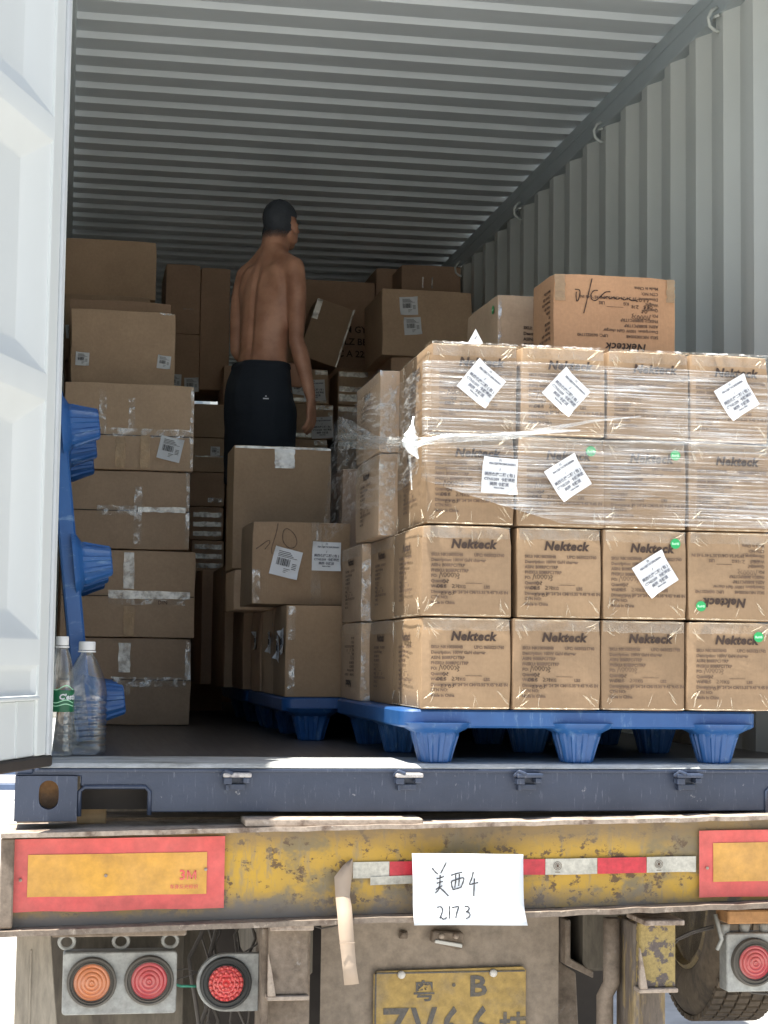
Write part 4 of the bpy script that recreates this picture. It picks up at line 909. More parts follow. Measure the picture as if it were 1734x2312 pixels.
# ------------------------------------------------------------------ stretch film
t = thing('stretch_film', 'clear stretch film wrapped in creases round the top two rows of the stack', 'stretch film')
def film_sheet(path, ztop, zbot, nx, nz, amp, seed, diag=0):
    """path: plan points; wrinkles run along the pull"""
    P = [Vector((a, b_, 0)) for a, b_ in path]; seg = [(P[i + 1] - P[i]).length for i in range(len(P) - 1)]; tot = sum(seg); G_ = []
    for i in range(nx + 1):
        s = tot * i / nx; k = 0; ss = s
        while k < len(seg) - 1 and ss > seg[k]: ss -= seg[k]; k += 1
        p = P[k].lerp(P[k + 1], min(1, ss / seg[k])); d = (P[k + 1] - P[k]).normalized(); n = Vector((d.y, -d.x, 0)); row = []
        zt = ztop(s / tot); zb_ = zbot(s / tot)
        for j in range(nz + 1):
            v_ = j / nz; z = zb_ + (zt - zb_) * v_
            q = Vector((s * 1.2, (z + diag * s) * 46, seed)); o = noise.fractal(q, 1., 2.2, 3) * amp + abs(noise.noise(Vector((s * 5, (z + diag * s) * 90, seed + 7)))) * amp * .7
            row.append(p + n * (abs(o)) + Vector((0, 0, z)))
        G_.append(row)
    mb = MB(); mb.sheet(G_); return mb
fp = [(1.078, -.024), (1.074, -.030), (1.086, -.040), (1.34, -.036), (1.60, -.034), (1.85, -.034), (2.105, -.036), (2.125, -.015), (2.128, .5), (2.128, 1.0)]
ztop = lambda s: 1.108 + .010 * math.sin(s * 9) + (.01 if s > .3 else 0)
def zbot(s):
    if s < .1: return .78 - s * .6
    if s < .2: return .72 - (s - .1) * .55
    return .667
mb = film_sheet(fp, ztop, zbot, 330, 170, .0055, 3); put('front_wrap', mb.mesh('front_wrap', 'stretch_film', True, recalc=False), t)
# film round the left side, pulled out and sagging
g_ = []
rn = random.Random(4)
for i in range(121):
    s = i / 120; row = []
    for j in range(81):
        v_ = j / 80
        zt = 1.09 + .0 * s; zb_ = .80 - .16 * s if s < .45 else .728 - .13 * (s - .45); z = zb_ + (zt - zb_) * v_
        y = -.02 + 1.22 * s
        base = 1.074 - (.058 * min(1, max(0, (y - .40) / .10))) - .035 * s * (1 - v_)
        q = (z * 1. + .45 * s) * 26
        o = abs(noise.noise(Vector((s * 4, q, 1.3)))) * .012 + abs(noise.noise(Vector((s * 9, q * 2.2, 4.3)))) * .006
        row.append(Vector((base - o - .004, y, z)))
    g_.append(row)
mb = MB(); mb.sheet(g_); put('side_wrap', mb.mesh('side_wrap', 'stretch_film_side', True, recalc=False), t)
# twisted rope of film and its bright knot at the corner
rope = [(.990, 1.02, 1.04), (1.000, .90, 1.035), (1.008, .75, .995), (1.012, .60, .955), (1.022, .40, .925), (1.025, .22, .90), (1.030, .10, .885), (1.040, .0, .865), (1.062, -.045, .875), (1.16, -.055, .895), (1.30, -.052, .905), (1.42, -.050, .925), (1.56, -.046, .945)]
def crumple(path, half, mat, seed, nm, nacross=13):
    """a gathered band of film: a broad sheet pinched where it is pulled together"""
    P = [Vector(p) for p in path]; G_ = []; K = 14
    for i in range((len(P) - 1) * K + 1):
        k = min(len(P) - 2, i // K); u = i / K - k; c = P[k].lerp(P[k + 1], u); hw_ = half[k] + (half[k + 1] - half[k]) * u; d = (P[k + 1] - P[k]).normalized()
        up = Vector((0, 0, 1)); up = (up - d * up.dot(d)).normalized(); n = d.cross(up); row = []
        for j in range(nacross):
            v_ = j / (nacross - 1) * 2 - 1; f_ = noise.noise(Vector((i * .05, v_ * 3.2, seed))) * 1.6 + noise.noise(Vector((i * .11, v_ * 8, seed + 3))) * .9
            row.append(c + up * hw_ * (v_ + .12 * noise.noise(Vector((i * .09, v_ * 5, seed + 8)))) + n * f_ * min(hw_, .022) * .55)
        G_.append(row)
    mb = MB(); mb.sheet(G_); return put(nm, mb.mesh(nm, mat, True, recalc=False), t)
crumple([(1.000, 1.02, 1.03), (1.002, .80, 1.00), (1.008, .55, .955), (1.018, .30, .915), (1.034, .04, .885)], [.060, .045, .030, .018, .010], 'film_rope', 2, 'film_fan', 21)
crumple([(.992, .90, 1.06), (1.000, .60, .965), (1.014, .30, .925), (1.034, .0, .89)], [.012, .012, .010, .009], 'film_rope', 5, 'film_fan', 9)
crumple([(1.050, -.045, .880), (1.10, -.052, .885), (1.20, -.054, .893), (1.30, -.052, .903), (1.42, -.050, .925), (1.55, -.046, .955), (1.70, -.042, .975)], [.013, .010, .008, .010, .008, .004, .002], 'film_rope', 11, 'film_fold', 13)
crumple([(1.054, -.047, .872), (1.13, -.056, .900), (1.25, -.056, .906), (1.40, -.054, .918), (1.52, -.050, .928)], [.009, .003, .003, .005, .002], 'film_thick', 17, 'film_fold', 7)
mb = MB(); NN = 26
pts = [(1.052, -.015, .955), (1.047, -.028, .925), (1.040, -.036, .90), (1.038, -.040, .875), (1.047, -.042, .850), (1.062, -.040, .835)]
g_ = []
for i in range(40):
    t_ = i / 39 * 5; k = min(4, int(t_)); p = Vector(pts[k]).lerp(Vector(pts[k + 1]), t_ - k); rad = .003 + .016 * math.sin(math.pi * min(1, max(0, (i / 39 - .12) / .88))) ** 1.3
    g_.append([p + Vector((math.cos(a) * rad * (1 + .5 * noise.noise(Vector((i * .35, math.cos(a) * 2, math.sin(a) * 2)))), math.sin(a) * rad * .55, 0)) for a in [2 * math.pi * q / NN for q in range(NN + 1)]])
mb.sheet(g_); put('film_knot', mb.mesh('film_knot', 'film_thick', True), t)
mb = MB(); mb.tube([(1.040, -.028, .845), (1.043, -.032, .80), (1.047, -.030, .75)], [.004, .0035, .0015], 6); put('film_tail', mb.mesh('film_tail', 'film_rope', True), t)
# folded film along the top edges of the top row
mb = MB()
for c_ in range(4):
    a, b_ = cols[c_]; da, db = cols_b[3][c_]; L_ = []
    for i in range(41):
        u = i / 40; x = a + da + (b_ + db - a - da) * u; n1 = abs(noise.noise(Vector((x * 40, 3, 0)))) * .008; n2 = abs(noise.noise(Vector((x * 55, 9, 0)))) * .010
        L_.append([Vector((x, .10, TOPZ + .003)), Vector((x, .03, TOPZ + .004 + n1)), Vector((x, -.014, TOPZ + .001 + n1 * .6)), Vector((x, -.0195, TOPZ - .004 - n2 * .5))])
    mb.sheet(L_)
put('top_fold', mb.mesh('top_fold', 'clear_tape', True, recalc=False), t)

# ------------------------------------------------------------------ middle group behind the front stack
t, w, d, h = carton('plain tan carton low at the pallet edge left of the stack, taped left edge', .868, 1.078, 1.30, 1.66, .150, .466, 'cardboard_tan', seed=1300)
tape_on(t, w, d, 'front', -w / 2 + .008, -w / 2 + .032, h - .12, h - .005, 'clear_tape', 3); tape_on(t, w, d, 'front', -w / 2 + .008, -w / 2 + .032, .005, .13, 'clear_tape', 6)
label_on(t, w, d, .13, .19, -8, .085, 'left', 'bar'); label_on(t, w, d, .01, .165, 12, .085, 'left', 'bar')
t, w, d, h = carton('tan carton marked 10 in pen with two white labels, on the middle pallet', .758, 1.105, 1.42, 1.80, .470, .762, 'cardboard_tan', rz=.5, seed=1301)
def tp(px, py): return ((px - 540) / (1312 - 540) * .317 - w / 2, h - (py - 125) / (870 - 125) * .292)
TEN = [[(755, 142), (748, 190), (735, 250), (715, 320), (703, 375), (708, 418)], [(832, 185), (808, 200), (797, 250), (805, 310), (850, 358), (897, 355), (920, 310), (905, 250), (870, 208), (832, 183)], [(568, 376), (610, 345), (655, 308), (682, 298), (686, 322), (665, 350), (645, 378)]]
put('handwriting', stroke_mesh([[tp(*p) for p in s] for s in TEN], .0028, 'ink_faded'), t, mat=SIDE['front'](w, d) @ Matrix.Translation((0, -.004, 0)))
x, z = tp(828, 497); label_on(t, w, d, x, z, 13, .100, 'front', 'bar'); x, z = tp(1178, 430); label_on(t, w, d, x, z, 1, .102)
tape_on(t, w, d, 'front', -w / 2 + .002, -w / 2 + .028, .004, h * .42, 'clear_tape', 8); x, z = tp(1060, 0); tape_on(t, w, d, 'front', x - .005, x + .03, .0, h - .0, 'clear_tape_plain', 11); x, z = tp(1095, 0); tape_on(t, w, d, 'front', x - .003, x + .004, h * .74, h, 'clear_tape', 12)
t, w, d, h = carton('tall plain tan carton in front of the man, taped at its top edge', .742, 1.120, 2.00, 2.30, .622, 1.098, 'cardboard_tan', seed=1302)
tape_on(t, w, d, 'front', -.032, .045, h - .085, h - .004, 'white_tape', 5); tape_on(t, w, d, 'front', -w / 2 + .004, w / 2 - .004, h - .010, h - .002, 'white_tape', 7)
t, w, d, h = carton('flat brown carton under the tall plain one', .750, 1.12, 1.99, 2.36, .462, .618, 'cardboard_brown', seed=1303)
t, w, d, h = carton('brown carton beside the two labelled sides, second from the pallet front', .872, 1.16, 1.68, 2.08, .150, .460, 'cardboard_brown', seed=1304)
label_on(t, w, d, .11, .19, 6, .08, 'left', 'bar', paper='label_grey'); tape_on(t, w, d, 'left', .17, .19, .0, h, 'clear_tape', 3)
t, w, d, h = carton('brown carton third from the pallet front with a grey label on its left side', .868, 1.16, 2.10, 2.45, .150, .460, 'cardboard_dark', seed=1305)
label_on(t, w, d, .04, .20, 0, .07, 'left', 'bar'); tape_on(t, w, d, 'left', -.16, -.145, .0, h, 'clear_tape', 13)
t, w, d, h = carton('dark brown carton at the front of the deepest pallet', .845, 1.16, 2.55, 3.02, .150, .480, 'cardboard_dark', seed=1306)
tape_on(t, w, d, 'left', -.02, .0, .02, h * .7, 'clear_tape', 17)
t, w, d, h = carton('dark tall carton on the deepest pallet, below the taped column', .812, 1.30, 3.05, 3.75, .150, .690, 'cardboard_brown', seed=1307)
tape_on(t, w, d, 'left', .20, .22, .1, h, 'clear_tape', 23)
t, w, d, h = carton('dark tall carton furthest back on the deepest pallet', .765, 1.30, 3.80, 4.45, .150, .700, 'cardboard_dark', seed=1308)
for i, (a, b_, c_, d_, e, f_) in enumerate(((1.17, 1.56, 2.46, 3.0, .15, .478), (1.165, 1.5, 1.70, 2.44, .15, .458), (1.2, 1.95, 3.05, 3.6, .69, 1.2))):
    pass
carton('wide brown carton hidden behind the tall plain one, under the standing man', .80, 1.42, 2.56, 3.06, .482, .535, 'cardboard_brown', seed=1310)
carton('brown carton behind the right edge of the tall plain one', 1.165, 1.60, 2.00, 2.45, .150, 1.02, 'cardboard_dark', seed=1311)

# ------------------------------------------------------------------ left stack of big taped cartons
GL = 'large taped cartons in the left stack'
zs = [.0, .357, .716, 1.040, 1.400]
xs = [(.100, .632), (.098, .640), (.096, .612), (.094, .620)]
names = ['bottom', 'second', 'third', 'top']
desc = ['a taped strip above its middle seam', 'pale tape crossing its middle seam', 'glossy creased tape crossing its face', 'a tilted white label and faint tape']
for i in range(4):
    a, b_ = xs[i]
    t, w, d, h = carton(f"{names[i]} large carton of the left stack, {desc[i]}", a, b_, 2.55 - .01 * i, 3.05, zs[i] + .002, zs[i + 1] - .002, 'cardboard_brown', seed=1400 + i, group=GL, bulge=.006, soft=.006)
    mid = h * (.52, .47, .49, .40)[i]
    mb = MB(); mb.box(-w / 2 + .003, w / 2 - .003, -.0075, -.002, mid - .0016, mid + .0016); put('flap_seam', mb.mesh('flap_seam', 'gasket_dark'), t, mat=SIDE['front'](w, d))
    if i == 0:
        tape_on(t, w, d, 'front', -.03, .018, mid + .03, h - .02, 'white_tape', 20, lift=.009); tape_on(t, w, d, 'front', -.06, w / 2 - .02, mid - .028, mid + .012, 'clear_tape', 21, lift=.0085)
        tape_on(t, w, d, 'front', -.02, .02, .12, mid - .03, 'clear_tape_plain', 22, lift=.009); tape_on(t, w, d, 'front', w / 2 - .025, w / 2 - .003, mid, h - .01, 'clear_tape', 23, lift=.008)
    if i == 1:
        tape_on(t, w, d, 'front', -.022, .022, mid + .03, h - .01, 'white_tape', 24, lift=.009); tape_on(t, w, d, 'front', -.08, w / 2 - .02, mid - .010, mid + .022, 'white_tape', 25, lift=.0085); tape_on(t, w, d, 'front', -.08, w / 2 - .04, mid - .036, mid - .011, 'clear_tape', 26, lift=.009)
        tape_on(t, w, d, 'front', -.016, .026, .005, mid - .04, 'brown_tape', 27, lift=.010)
        put('tape_mark', text_mesh('D/N', .022, 'ink_faded'), t, mat=SIDE['front'](w, d) @ Matrix.Translation((.12, -.014, mid - .032)) @ F90)
    if i == 2:
        tape_on(t, w, d, 'front', .045, w / 2 - .018, mid - .004, mid + .018, 'white_tape', 28, lift=.0085); tape_on(t, w, d, 'front', .03, .062, .02, h * .8, 'clear_tape', 29, lift=.009); tape_on(t, w, d, 'front', -.12, .04, mid - .02, mid + .02, 'clear_tape', 30, lift=.008)
        tape_on(t, w, d, 'front', w / 2 - .018, w / 2 - .002, .01, h, 'clear_tape', 31, lift=.008)
    if i == 3:
        tape_on(t, w, d, 'front', -.055, -.015, .01, mid - .01, 'brown_tape', 32, lift=.009); tape_on(t, w, d, 'front', .045, .085, .01, mid, 'brown_tape', 33, lift=.009)
        tape_on(t, w, d, 'front', -.10, w / 2 - .01, mid - .008, mid + .028, 'clear_tape', 34, lift=.0085); tape_on(t, w, d, 'front', -.125, -.095, mid, h - .03, 'clear_tape', 35, lift=.0085); tape_on(t, w, d, 'front', -.005, .020, mid + .03, h - .06, 'clear_tape', 36, lift=.0085)
        tape_on(t, w, d, 'front', w / 2 - .015, w / 2 - .002, .0, h, 'clear_tape', 37, lift=.008)
        label_on(t, w, d, .168, .090, 12, .096, 'front', 'bar', lift=.010)
t, w, d, h = carton('brown carton with two small torn labels on top of the left stack', .112, .560, 2.92, 3.3, 1.402, 1.778, 'cardboard_brown', seed=1410, bulge=.006)
for x, a in ((-.175, 2), (.175, 5)):
    label_on(t, w, d, x, .155, a, .058, 'front', 'bar', lift=.009)
tape_on(t, w, d, 'front', w / 2 - .07, w / 2 - .005, h - .012, h - .004, 'clear_tape', 40)
t2 = thing('loose_label', 'narrow white slip between the left stack and the carton above', 'label'); mb = MB(); mb.prism([(.39, 1.408), (.388, 1.428), (.47, 1.430), (.472, 1.406)], 2.905, 2.907); put('slip', mb.mesh('slip', 'label_paper'), t2)
carton('filler carton behind the left stack, supporting the upper boxes', .10, .56, 3.32, 3.9, 0, 1.9, 'cardboard_dark', seed=1411)
t, w, d, h = carton('large dark carton highest at the left, near the roof', .070, .528, 4.20, 4.7, 2.085, 2.385, 'cardboard_brown', seed=1412)
t, w, d, h = carton('dark carton directly below the highest left one', .075, .500, 4.12, 4.7, 1.75, 2.083, 'cardboard_brown', seed=1413)
label_on(t, w, d, -.17, .14, -6, .07, 'front', 'bar', lift=.01)
carton('dark carton low behind the left stack', .08, .52, 4.15, 4.7, 1.0, 1.745, 'cardboard_dark', seed=1414)
carton('dark carton at floor level behind the left stack', .08, .52, 4.15, 4.7, 0, .995, 'cardboard_dark', seed=1415)

# ------------------------------------------------------------------ back wall of cartons
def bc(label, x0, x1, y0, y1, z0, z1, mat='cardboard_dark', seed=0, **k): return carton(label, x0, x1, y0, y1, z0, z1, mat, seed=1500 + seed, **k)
t, w, d, h = bc('tall dark carton near the roof, left of the man', .630, .824, 5.2, 5.7, 2.10, 2.498, seed=1); tape_on(t, w, d, 'front', -.0, w / 2 - .004, h * .35, h * .36, 'clear_tape', 41)
t, w, d, h = bc('tall dark carton with grey labels left of the man', .632, .826, 5.2, 5.7, 1.78, 2.097, seed=2)
label_on(t, w, d, -.045, .045, 2, .085, 'front', 'bar'); label_on(t, w, d, .055, .03, -3, .08, 'front', 'bar')
bc('narrow dark carton just behind the man at the roof', .828, .995, 5.22, 5.7, 1.79, 2.49, seed=3)
bc('dark carton under the labelled one left of the man', .60, .80, 5.25, 5.7, 1.45, 1.778, seed=4)
for i, (a, b_) in enumerate(((1.442, 1.620), (1.258, 1.438), (1.076, 1.254), (.897, 1.072), (.728, .893))):
    nm = ['top', 'second', 'middle', 'fourth', 'lowest'][i]
    t, w, d, h = bc(f"{nm} small carton of the narrow taped column left of the man", (.745, .72, .74, .75, .765)[i], (.932, .925, .93, .93, .935)[i], 4.6, 4.95, a, b_, 'cardboard_brown' if i < 2 else 'cardboard_dark', 10 + i, group='small taped cartons left of the man')
    if i == 1: tape_on(t, w, d, 'front', -.05, w / 2, h * .44, h * .47, 'white_tape', 44); label_on(t, w, d, .055, .11, 0, .05, 'front', 'bar')
    if i >= 2:
        for k in range(3 if i > 2 else 1): tape_on(t, w, d, 'front', -.07 + (i == 2) * .08, w / 2 - .012, .02 + k * .05, .045 + k * .05, 'white_tape' if i > 2 else 'clear_tape', 50 + i * 4 + k)
bc('dark carton filling the bottom of the narrow taped column', .74, .94, 4.6, 5.0, .0, .725, seed=16)
bc('dark carton behind the legs of the man', .95, 1.30, 4.62, 5.1, .702, 1.45, seed=17)
bc('dark carton behind the waist of the man', .95, 1.30, 5.02, 5.4, 1.452, 1.9, seed=18)
for i, (a, b_) in enumerate(((1.700, 1.895), (1.502, 1.697), (1.305, 1.499), (1.10, 1.302))):
    for j, (xa, xb, cn) in enumerate(((1.32, 1.535, 'nearer the hand of the man'), (1.592, 1.80, 'beside the wrapped stack'))):
        nm = ['top', 'second', 'third', 'fourth'][i]
        if i == 1 and j == 0: xb = 1.568
        t, w, d, h = bc(f"{nm} glossy taped carton of the column {cn}", xa, xb, 5.0, 5.4, a, b_, 'cardboard_brown', 20 + i * 2 + j, group='glossy taped cartons right of the man')
        if j == 0: tape_on(t, w, d, 'front', -w / 2 + .14, w / 2 - .004, h - .03, h - .006, 'white_tape', 70 + i * 3 + j)
        else: tape_on(t, w, d, 'front', -w / 2 + .004, w / 2 - .04, h - .034, h - .008, 'white_tape', 70 + i * 3 + j)
        if j == 0 and i < 2: label_on(t, w, d, .03 + .03 * i, .075 - .01 * i, -4, .12, 'front'); tape_on(t, w, d, 'front', -w / 2 + .01, w / 2 - .01, .01, .03, 'white_tape', 90 + i)
        if j == 0 and i == 0: label_on(t, w, d, -.06, .085, 5, .075, 'front', 'bar')
        if j == 1 and i == 0: tape_on(t, w, d, 'front', -w / 2 + .006, w / 2 - .05, .075, .105, 'white_tape', 95); tape_on(t, w, d, 'front', -w / 2 + .006, w / 2 - .05, .02, .06, 'white_tape', 96)
        if i > 0: tape_on(t, w, d, 'front', -w / 2 + .02, w / 2 - .03, .008, .03, 'white_tape', 130 + i * 2 + j)
        if i > 0: tape_on(t, w, d, 'front', w / 2 - .03, w / 2 - .006, .03, h - .04, 'clear_tape', 140 + i * 2 + j)
        if j == 1 and i == 1: tape_on(t, w, d, 'front', -w / 2 + .006, w / 2 - .05, .01, .04, 'white_tape', 97)
bc('dark carton in the gap between the taped columns', 1.537, 1.588, 5.3, 5.7, .9, 1.9, seed=30)
for (xa, xb) in ((1.3, 1.55), (1.56, 1.82)): bc('dark carton under the glossy taped columns, mostly hidden', xa, xb, 5.0, 5.5, 0, 1.098, seed=31, group='hidden cartons under the taped columns')
t, w, d, h = bc('large dark carton with faint printing, behind the tilted flap', 1.335, 1.880, 5.5, 6.0, 1.99, 2.512, 'cardboard_dark', 32)
for i, s in enumerate(('GYCM GYZH', 'GD ILZ BBX', 'KZC A 222')):
    put('printed_text', text_mesh(s, .055, 'ink_brown', 0, .001), t, mat=SIDE['front'](w, d) @ Matrix.Translation((-.02, -.006, .215 - i * .073)) @ F90)
bc('dark carton supporting the large printed one', 1.335, 1.880, 5.45, 6.0, 1.90, 1.985, 'cardboard_dark', 33)
t, w, d, h = bc('brown carton leaning at an angle beside the elbow of the man', 1.365, 1.59, 5.02, 5.3, 1.945, 2.29, 'cardboard_brown', 34, tilt=(0, R(17)))
tape_on(t, w, d, 'front', w / 2 - .012, w / 2 - .002, .0, h, 'white_tape', 101); tape_on(t, w, d, 'front', -w / 2 + .002, -w / 2 + .035, h - .12, h - .004, 'white_tape', 102)
t, w, d, h = carton('brown carton with two white labels, right of the man above the stack', 1.698, 2.175, 4.20, 4.75, 1.855, 2.205, 'cardboard_brown', seed=1540, bulge=.005)
label_on(t, w, d, -.100, .262, -4, .095, 'front', 'bar'); label_on(t, w, d, -.078, .157, -5, .092, 'front', 'bar')
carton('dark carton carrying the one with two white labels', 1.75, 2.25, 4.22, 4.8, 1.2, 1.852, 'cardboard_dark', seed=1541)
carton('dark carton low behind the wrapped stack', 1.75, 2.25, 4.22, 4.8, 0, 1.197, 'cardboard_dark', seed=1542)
bc('dark carton at the roof behind the double labelled one', 1.887, 2.05, 5.5, 6.0, 2.20, 2.602, seed=36)
t, w, d, h = bc('dark taped carton at the roof against the right wall', 1.985, 2.335, 5.2, 5.7, 2.21, 2.565, 'cardboard_dark', 37)
for x in (-.055, .0): tape_on(t, w, d, 'front', x, x + .008, .22, .285, 'white_tape', 110)
bc('dark carton under the roof carton at the right wall', 1.90, 2.335, 5.25, 5.7, 0, 2.205, seed=38)
for i, (xa, xb, yy, zt) in enumerate(((.12, .62, 6.6, 1.9), (.62, 1.3, 6.4, 1.78), (1.3, 1.9, 6.6, 1.9), (1.9, 2.33, 6.6, 2.1))):
    bc(f"dark carton wall deep inside the container, {['far left', 'left of centre', 'right of centre', 'far right'][i]}", xa + .005, xb - .005, yy, yy + .6, 0, zt, seed=40 + i)

# ------------------------------------------------------------------ bottles
def bottle(label, x, y, R_, H, ridged, lab=None):
    t = thing('water_bottle', label, 'bottle', (x, y, .001), (0, 0, 0), 'empty water bottles on the sill')
    prof = [(0, .004), (R_ * .6, .002), (R_ * .93, .004), (R_, .016)]; k = 0
    zb_ = .03
    top = H * (.48 if ridged else .60)
    while zb_ < top:
        prof += [(R_, zb_), (R_ * .965, zb_ + .004), (R_ * .965, zb_ + .008), (R_, zb_ + .012)]; zb_ += .017 if ridged else .026
    for q in range(1, 9):
        u = q / 8; prof.append((R_ * (1 - u) ** .8 * .98 + .0165 * u if False else .0165 + (R_ - .0165) * math.cos(u * math.pi / 2) ** .85, top + (H * .90 - top) * u))
    prof += [(.0145, H * .905), (.0145, H * .93)]
    mb = MB(); mb.lathe(prof, 48); o = put('bottle_body', mb.mesh('bottle_body', 'bottle_plastic', True), t); sm = o.modifiers.new('s', 'SOLIDIFY'); sm.thickness = .0006; sm.offset = -1
    cr = .0185 if not ridged else .0235
    mb = MB(); mb.lathe([(cr, H * .925), (cr, H - .003), (cr * .93, H), (0, H)], 40, None, lambda a, h_: 1 + .02 * math.sin(a * 36)); put('cap', mb.mesh('cap', 'cap_white', True, angle=50), t)
    mb = MB(); mb.lathe([(cr * 1.08, H * .905), (cr * 1.08, H * .918), (cr * .9, H * .92)], 30); put('neck_ring', mb.mesh('neck_ring', 'cap_white', True, angle=50), t)
    if lab:
        mb = MB(); mb.sheet([[Vector(((R_ + .0012) * math.cos(a), (R_ + .0012) * math.sin(a), z)) for z in lab] for a in [2 * math.pi * q / 40 for q in range(41)]]); lo = put('bottle_label', mb.mesh('bottle_label', 'label_green', True), t)
        # brand word wrapped on the label
        me = text_mesh("C'estbon", .021, 'label_paper', .15, .0008).copy()
        for v_ in me.vertices:
            a = R(-98) + v_.co.x / R_; zz = lab[0] + .035 + v_.co.y; v_.co = Vector(((R_ + .0018) * math.cos(a), (R_ + .0018) * math.sin(a), zz))
        put('label_word', me, lo)
        mb = MB()
        for zz, am in ((.066, .006), (.028, .004), (.018, .003)):
            mb.sheet([[Vector(((R_ + .0018) * math.cos(a), (R_ + .0018) * math.sin(a), lab[0] + zz + am * math.sin(a * 4) + q)) for q in (0, .0025)] for a in [R(-125 + 100 * k / 20) for k in range(21)]])
        put('label_stripe', mb.mesh('label_stripe', 'sticker_text', recalc=False), lo)
    return t
bottle('clear water bottle with green label half hidden behind the door edge', .112, .27, .036, .335, False, (.125, .185))
bottle('larger clear ridged water bottle right of the green labelled one', .182, .345, .061, .322, True)

# ------------------------------------------------------------------ man
def loft(secs, n=28, caps=True):
    """secs: (centre, right vector*rx, forward vector*ry) rings"""
    mb = MB(); v = []
    for c, a, b_ in secs:
        for i in range(n): t_ = 2 * math.pi * i / n; v.append(Vector(c) + Vector(a) * math.cos(t_) + Vector(b_) * math.sin(t_))
    f = [(k * n + i, k * n + (i + 1) % n, (k + 1) * n + (i + 1) % n, (k + 1) * n + i) for k in range(len(secs) - 1) for i in range(n)]
    f += [tuple(reversed(range(n))), tuple(range((len(secs) - 1) * n, len(secs) * n))]; mb.add(v, f); return mb
def ell(mb, c, r, rot=(0, 0, 0), n=20, m_=12):
    Mx = Matrix.Translation(c) @ Euler(rot).to_matrix().to_4x4() @ Matrix.Diagonal((*r, 1)); prof = [(math.sin(math.pi * k / m_), -math.cos(math.pi * k / m_)) for k in range(m_ + 1)]
    prof[0] = (.0, -1); prof[-1] = (0, 1)
    prof = [(1e-4 if p[0] < 1e-4 else p[0], p[1]) for p in prof]; mb.lathe(prof, n, Mx)
def limb(mb, pts, rs, n=16):
    """tapered limb with rounded ends"""
    P = [Vector(p) for p in pts]; Q = []; RR = []
    for i in range(len(P) - 1):
        p0, p1, p2, p3 = P[max(i - 1, 0)], P[i], P[i + 1], P[min(i + 2, len(P) - 1)]
        for t_ in (0, .25, .5, .75):
            Q.append(.5 * ((2 * p1) + (p2 - p0) * t_ + (2 * p0 - 5 * p1 + 4 * p2 - p3) * t_ * t_ + (3 * p1 - p0 - 3 * p2 + p3) * t_ ** 3)); RR.append(rs[i] + (rs[i + 1] - rs[i]) * t_)
    Q.append(P[-1]); RR.append(rs[-1]); mb.tube(Q, RR, n); ell(mb, P[0], (rs[0],) * 3); ell(mb, P[-1], (rs[-1],) * 3)
man = thing('person', 'shirtless short haired man in dark shorts seen from behind, right arm hanging', 'person', (.918, 2.78, .537), (0, 0, R(-50)))
H_ = 1.0
MBd = MB()
def sec(z, y, rx, ry, x=0): return ((x, y, z), (rx, 0, 0), (0, ry, 0))
tor = [sec(.86, .00, .150, .110), sec(.92, .0, .165, .118), sec(.98, .0, .160, .110), sec(1.04, .004, .148, .100), sec(1.10, .012, .142, .095), sec(1.16, .020, .148, .098), sec(1.23, .030, .160, .104), sec(1.30, .040, .170, .108), sec(1.37, .050, .172, .104), sec(1.42, .056, .158, .090), sec(1.46, .062, .115, .070), sec(1.49, .068, .07, .058), sec(1.52, .075, .056, .056)]
tm = loft(tor, 36); MBd.add(tm.v, tm.f)
# neck and trapezius
limb(MBd, [(0, .060, 1.44), (0, .074, 1.50), (.0, .084, 1.56), (0, .090, 1.60)], [.082, .070, .064, .062])
for s in (-1, 1):
    limb(MBd, [(s * .02, .060, 1.505), (s * .09, .050, 1.462), (s * .155, .048, 1.428)], [.052, .044, .048])
    ell(MBd, (s * .085, .004, 1.33), (.075, .036, .12), (R(8), 0, R(-s * 12)))     # shoulder blades
    ell(MBd, (s * .055, -.026, 1.14), (.052, .052, .20), (0, 0, 0))                   # back muscles beside the spine
    ell(MBd, (s * .085, .11, 1.33), (.075, .045, .07))                               # chest
    ell(MBd, (s * .080, -.035, .90), (.075, .065, .085))                             # seat
# right arm (hanging), left arm (forward, bent)
limb(MBd, [(.170, .048, 1.415), (.195, .045, 1.33), (.203, .040, 1.22), (.205, .035, 1.135)], [.056, .050, .044, .038])
limb(MBd, [(.205, .035, 1.135), (.220, .060, 1.06), (.232, .088, .97), (.240, .110, .895)], [.040, .043, .034, .026])
limb(MBd, [(-.170, .048, 1.415), (-.205, .045, 1.33), (-.215, .040, 1.22), (-.215, .040, 1.13)], [.056, .050, .044, .038])
limb(MBd, [(-.215, .040, 1.13), (-.20, .110, 1.08), (-.17, .19, 1.05), (-.13, .255, 1.04)], [.039, .041, .032, .026])
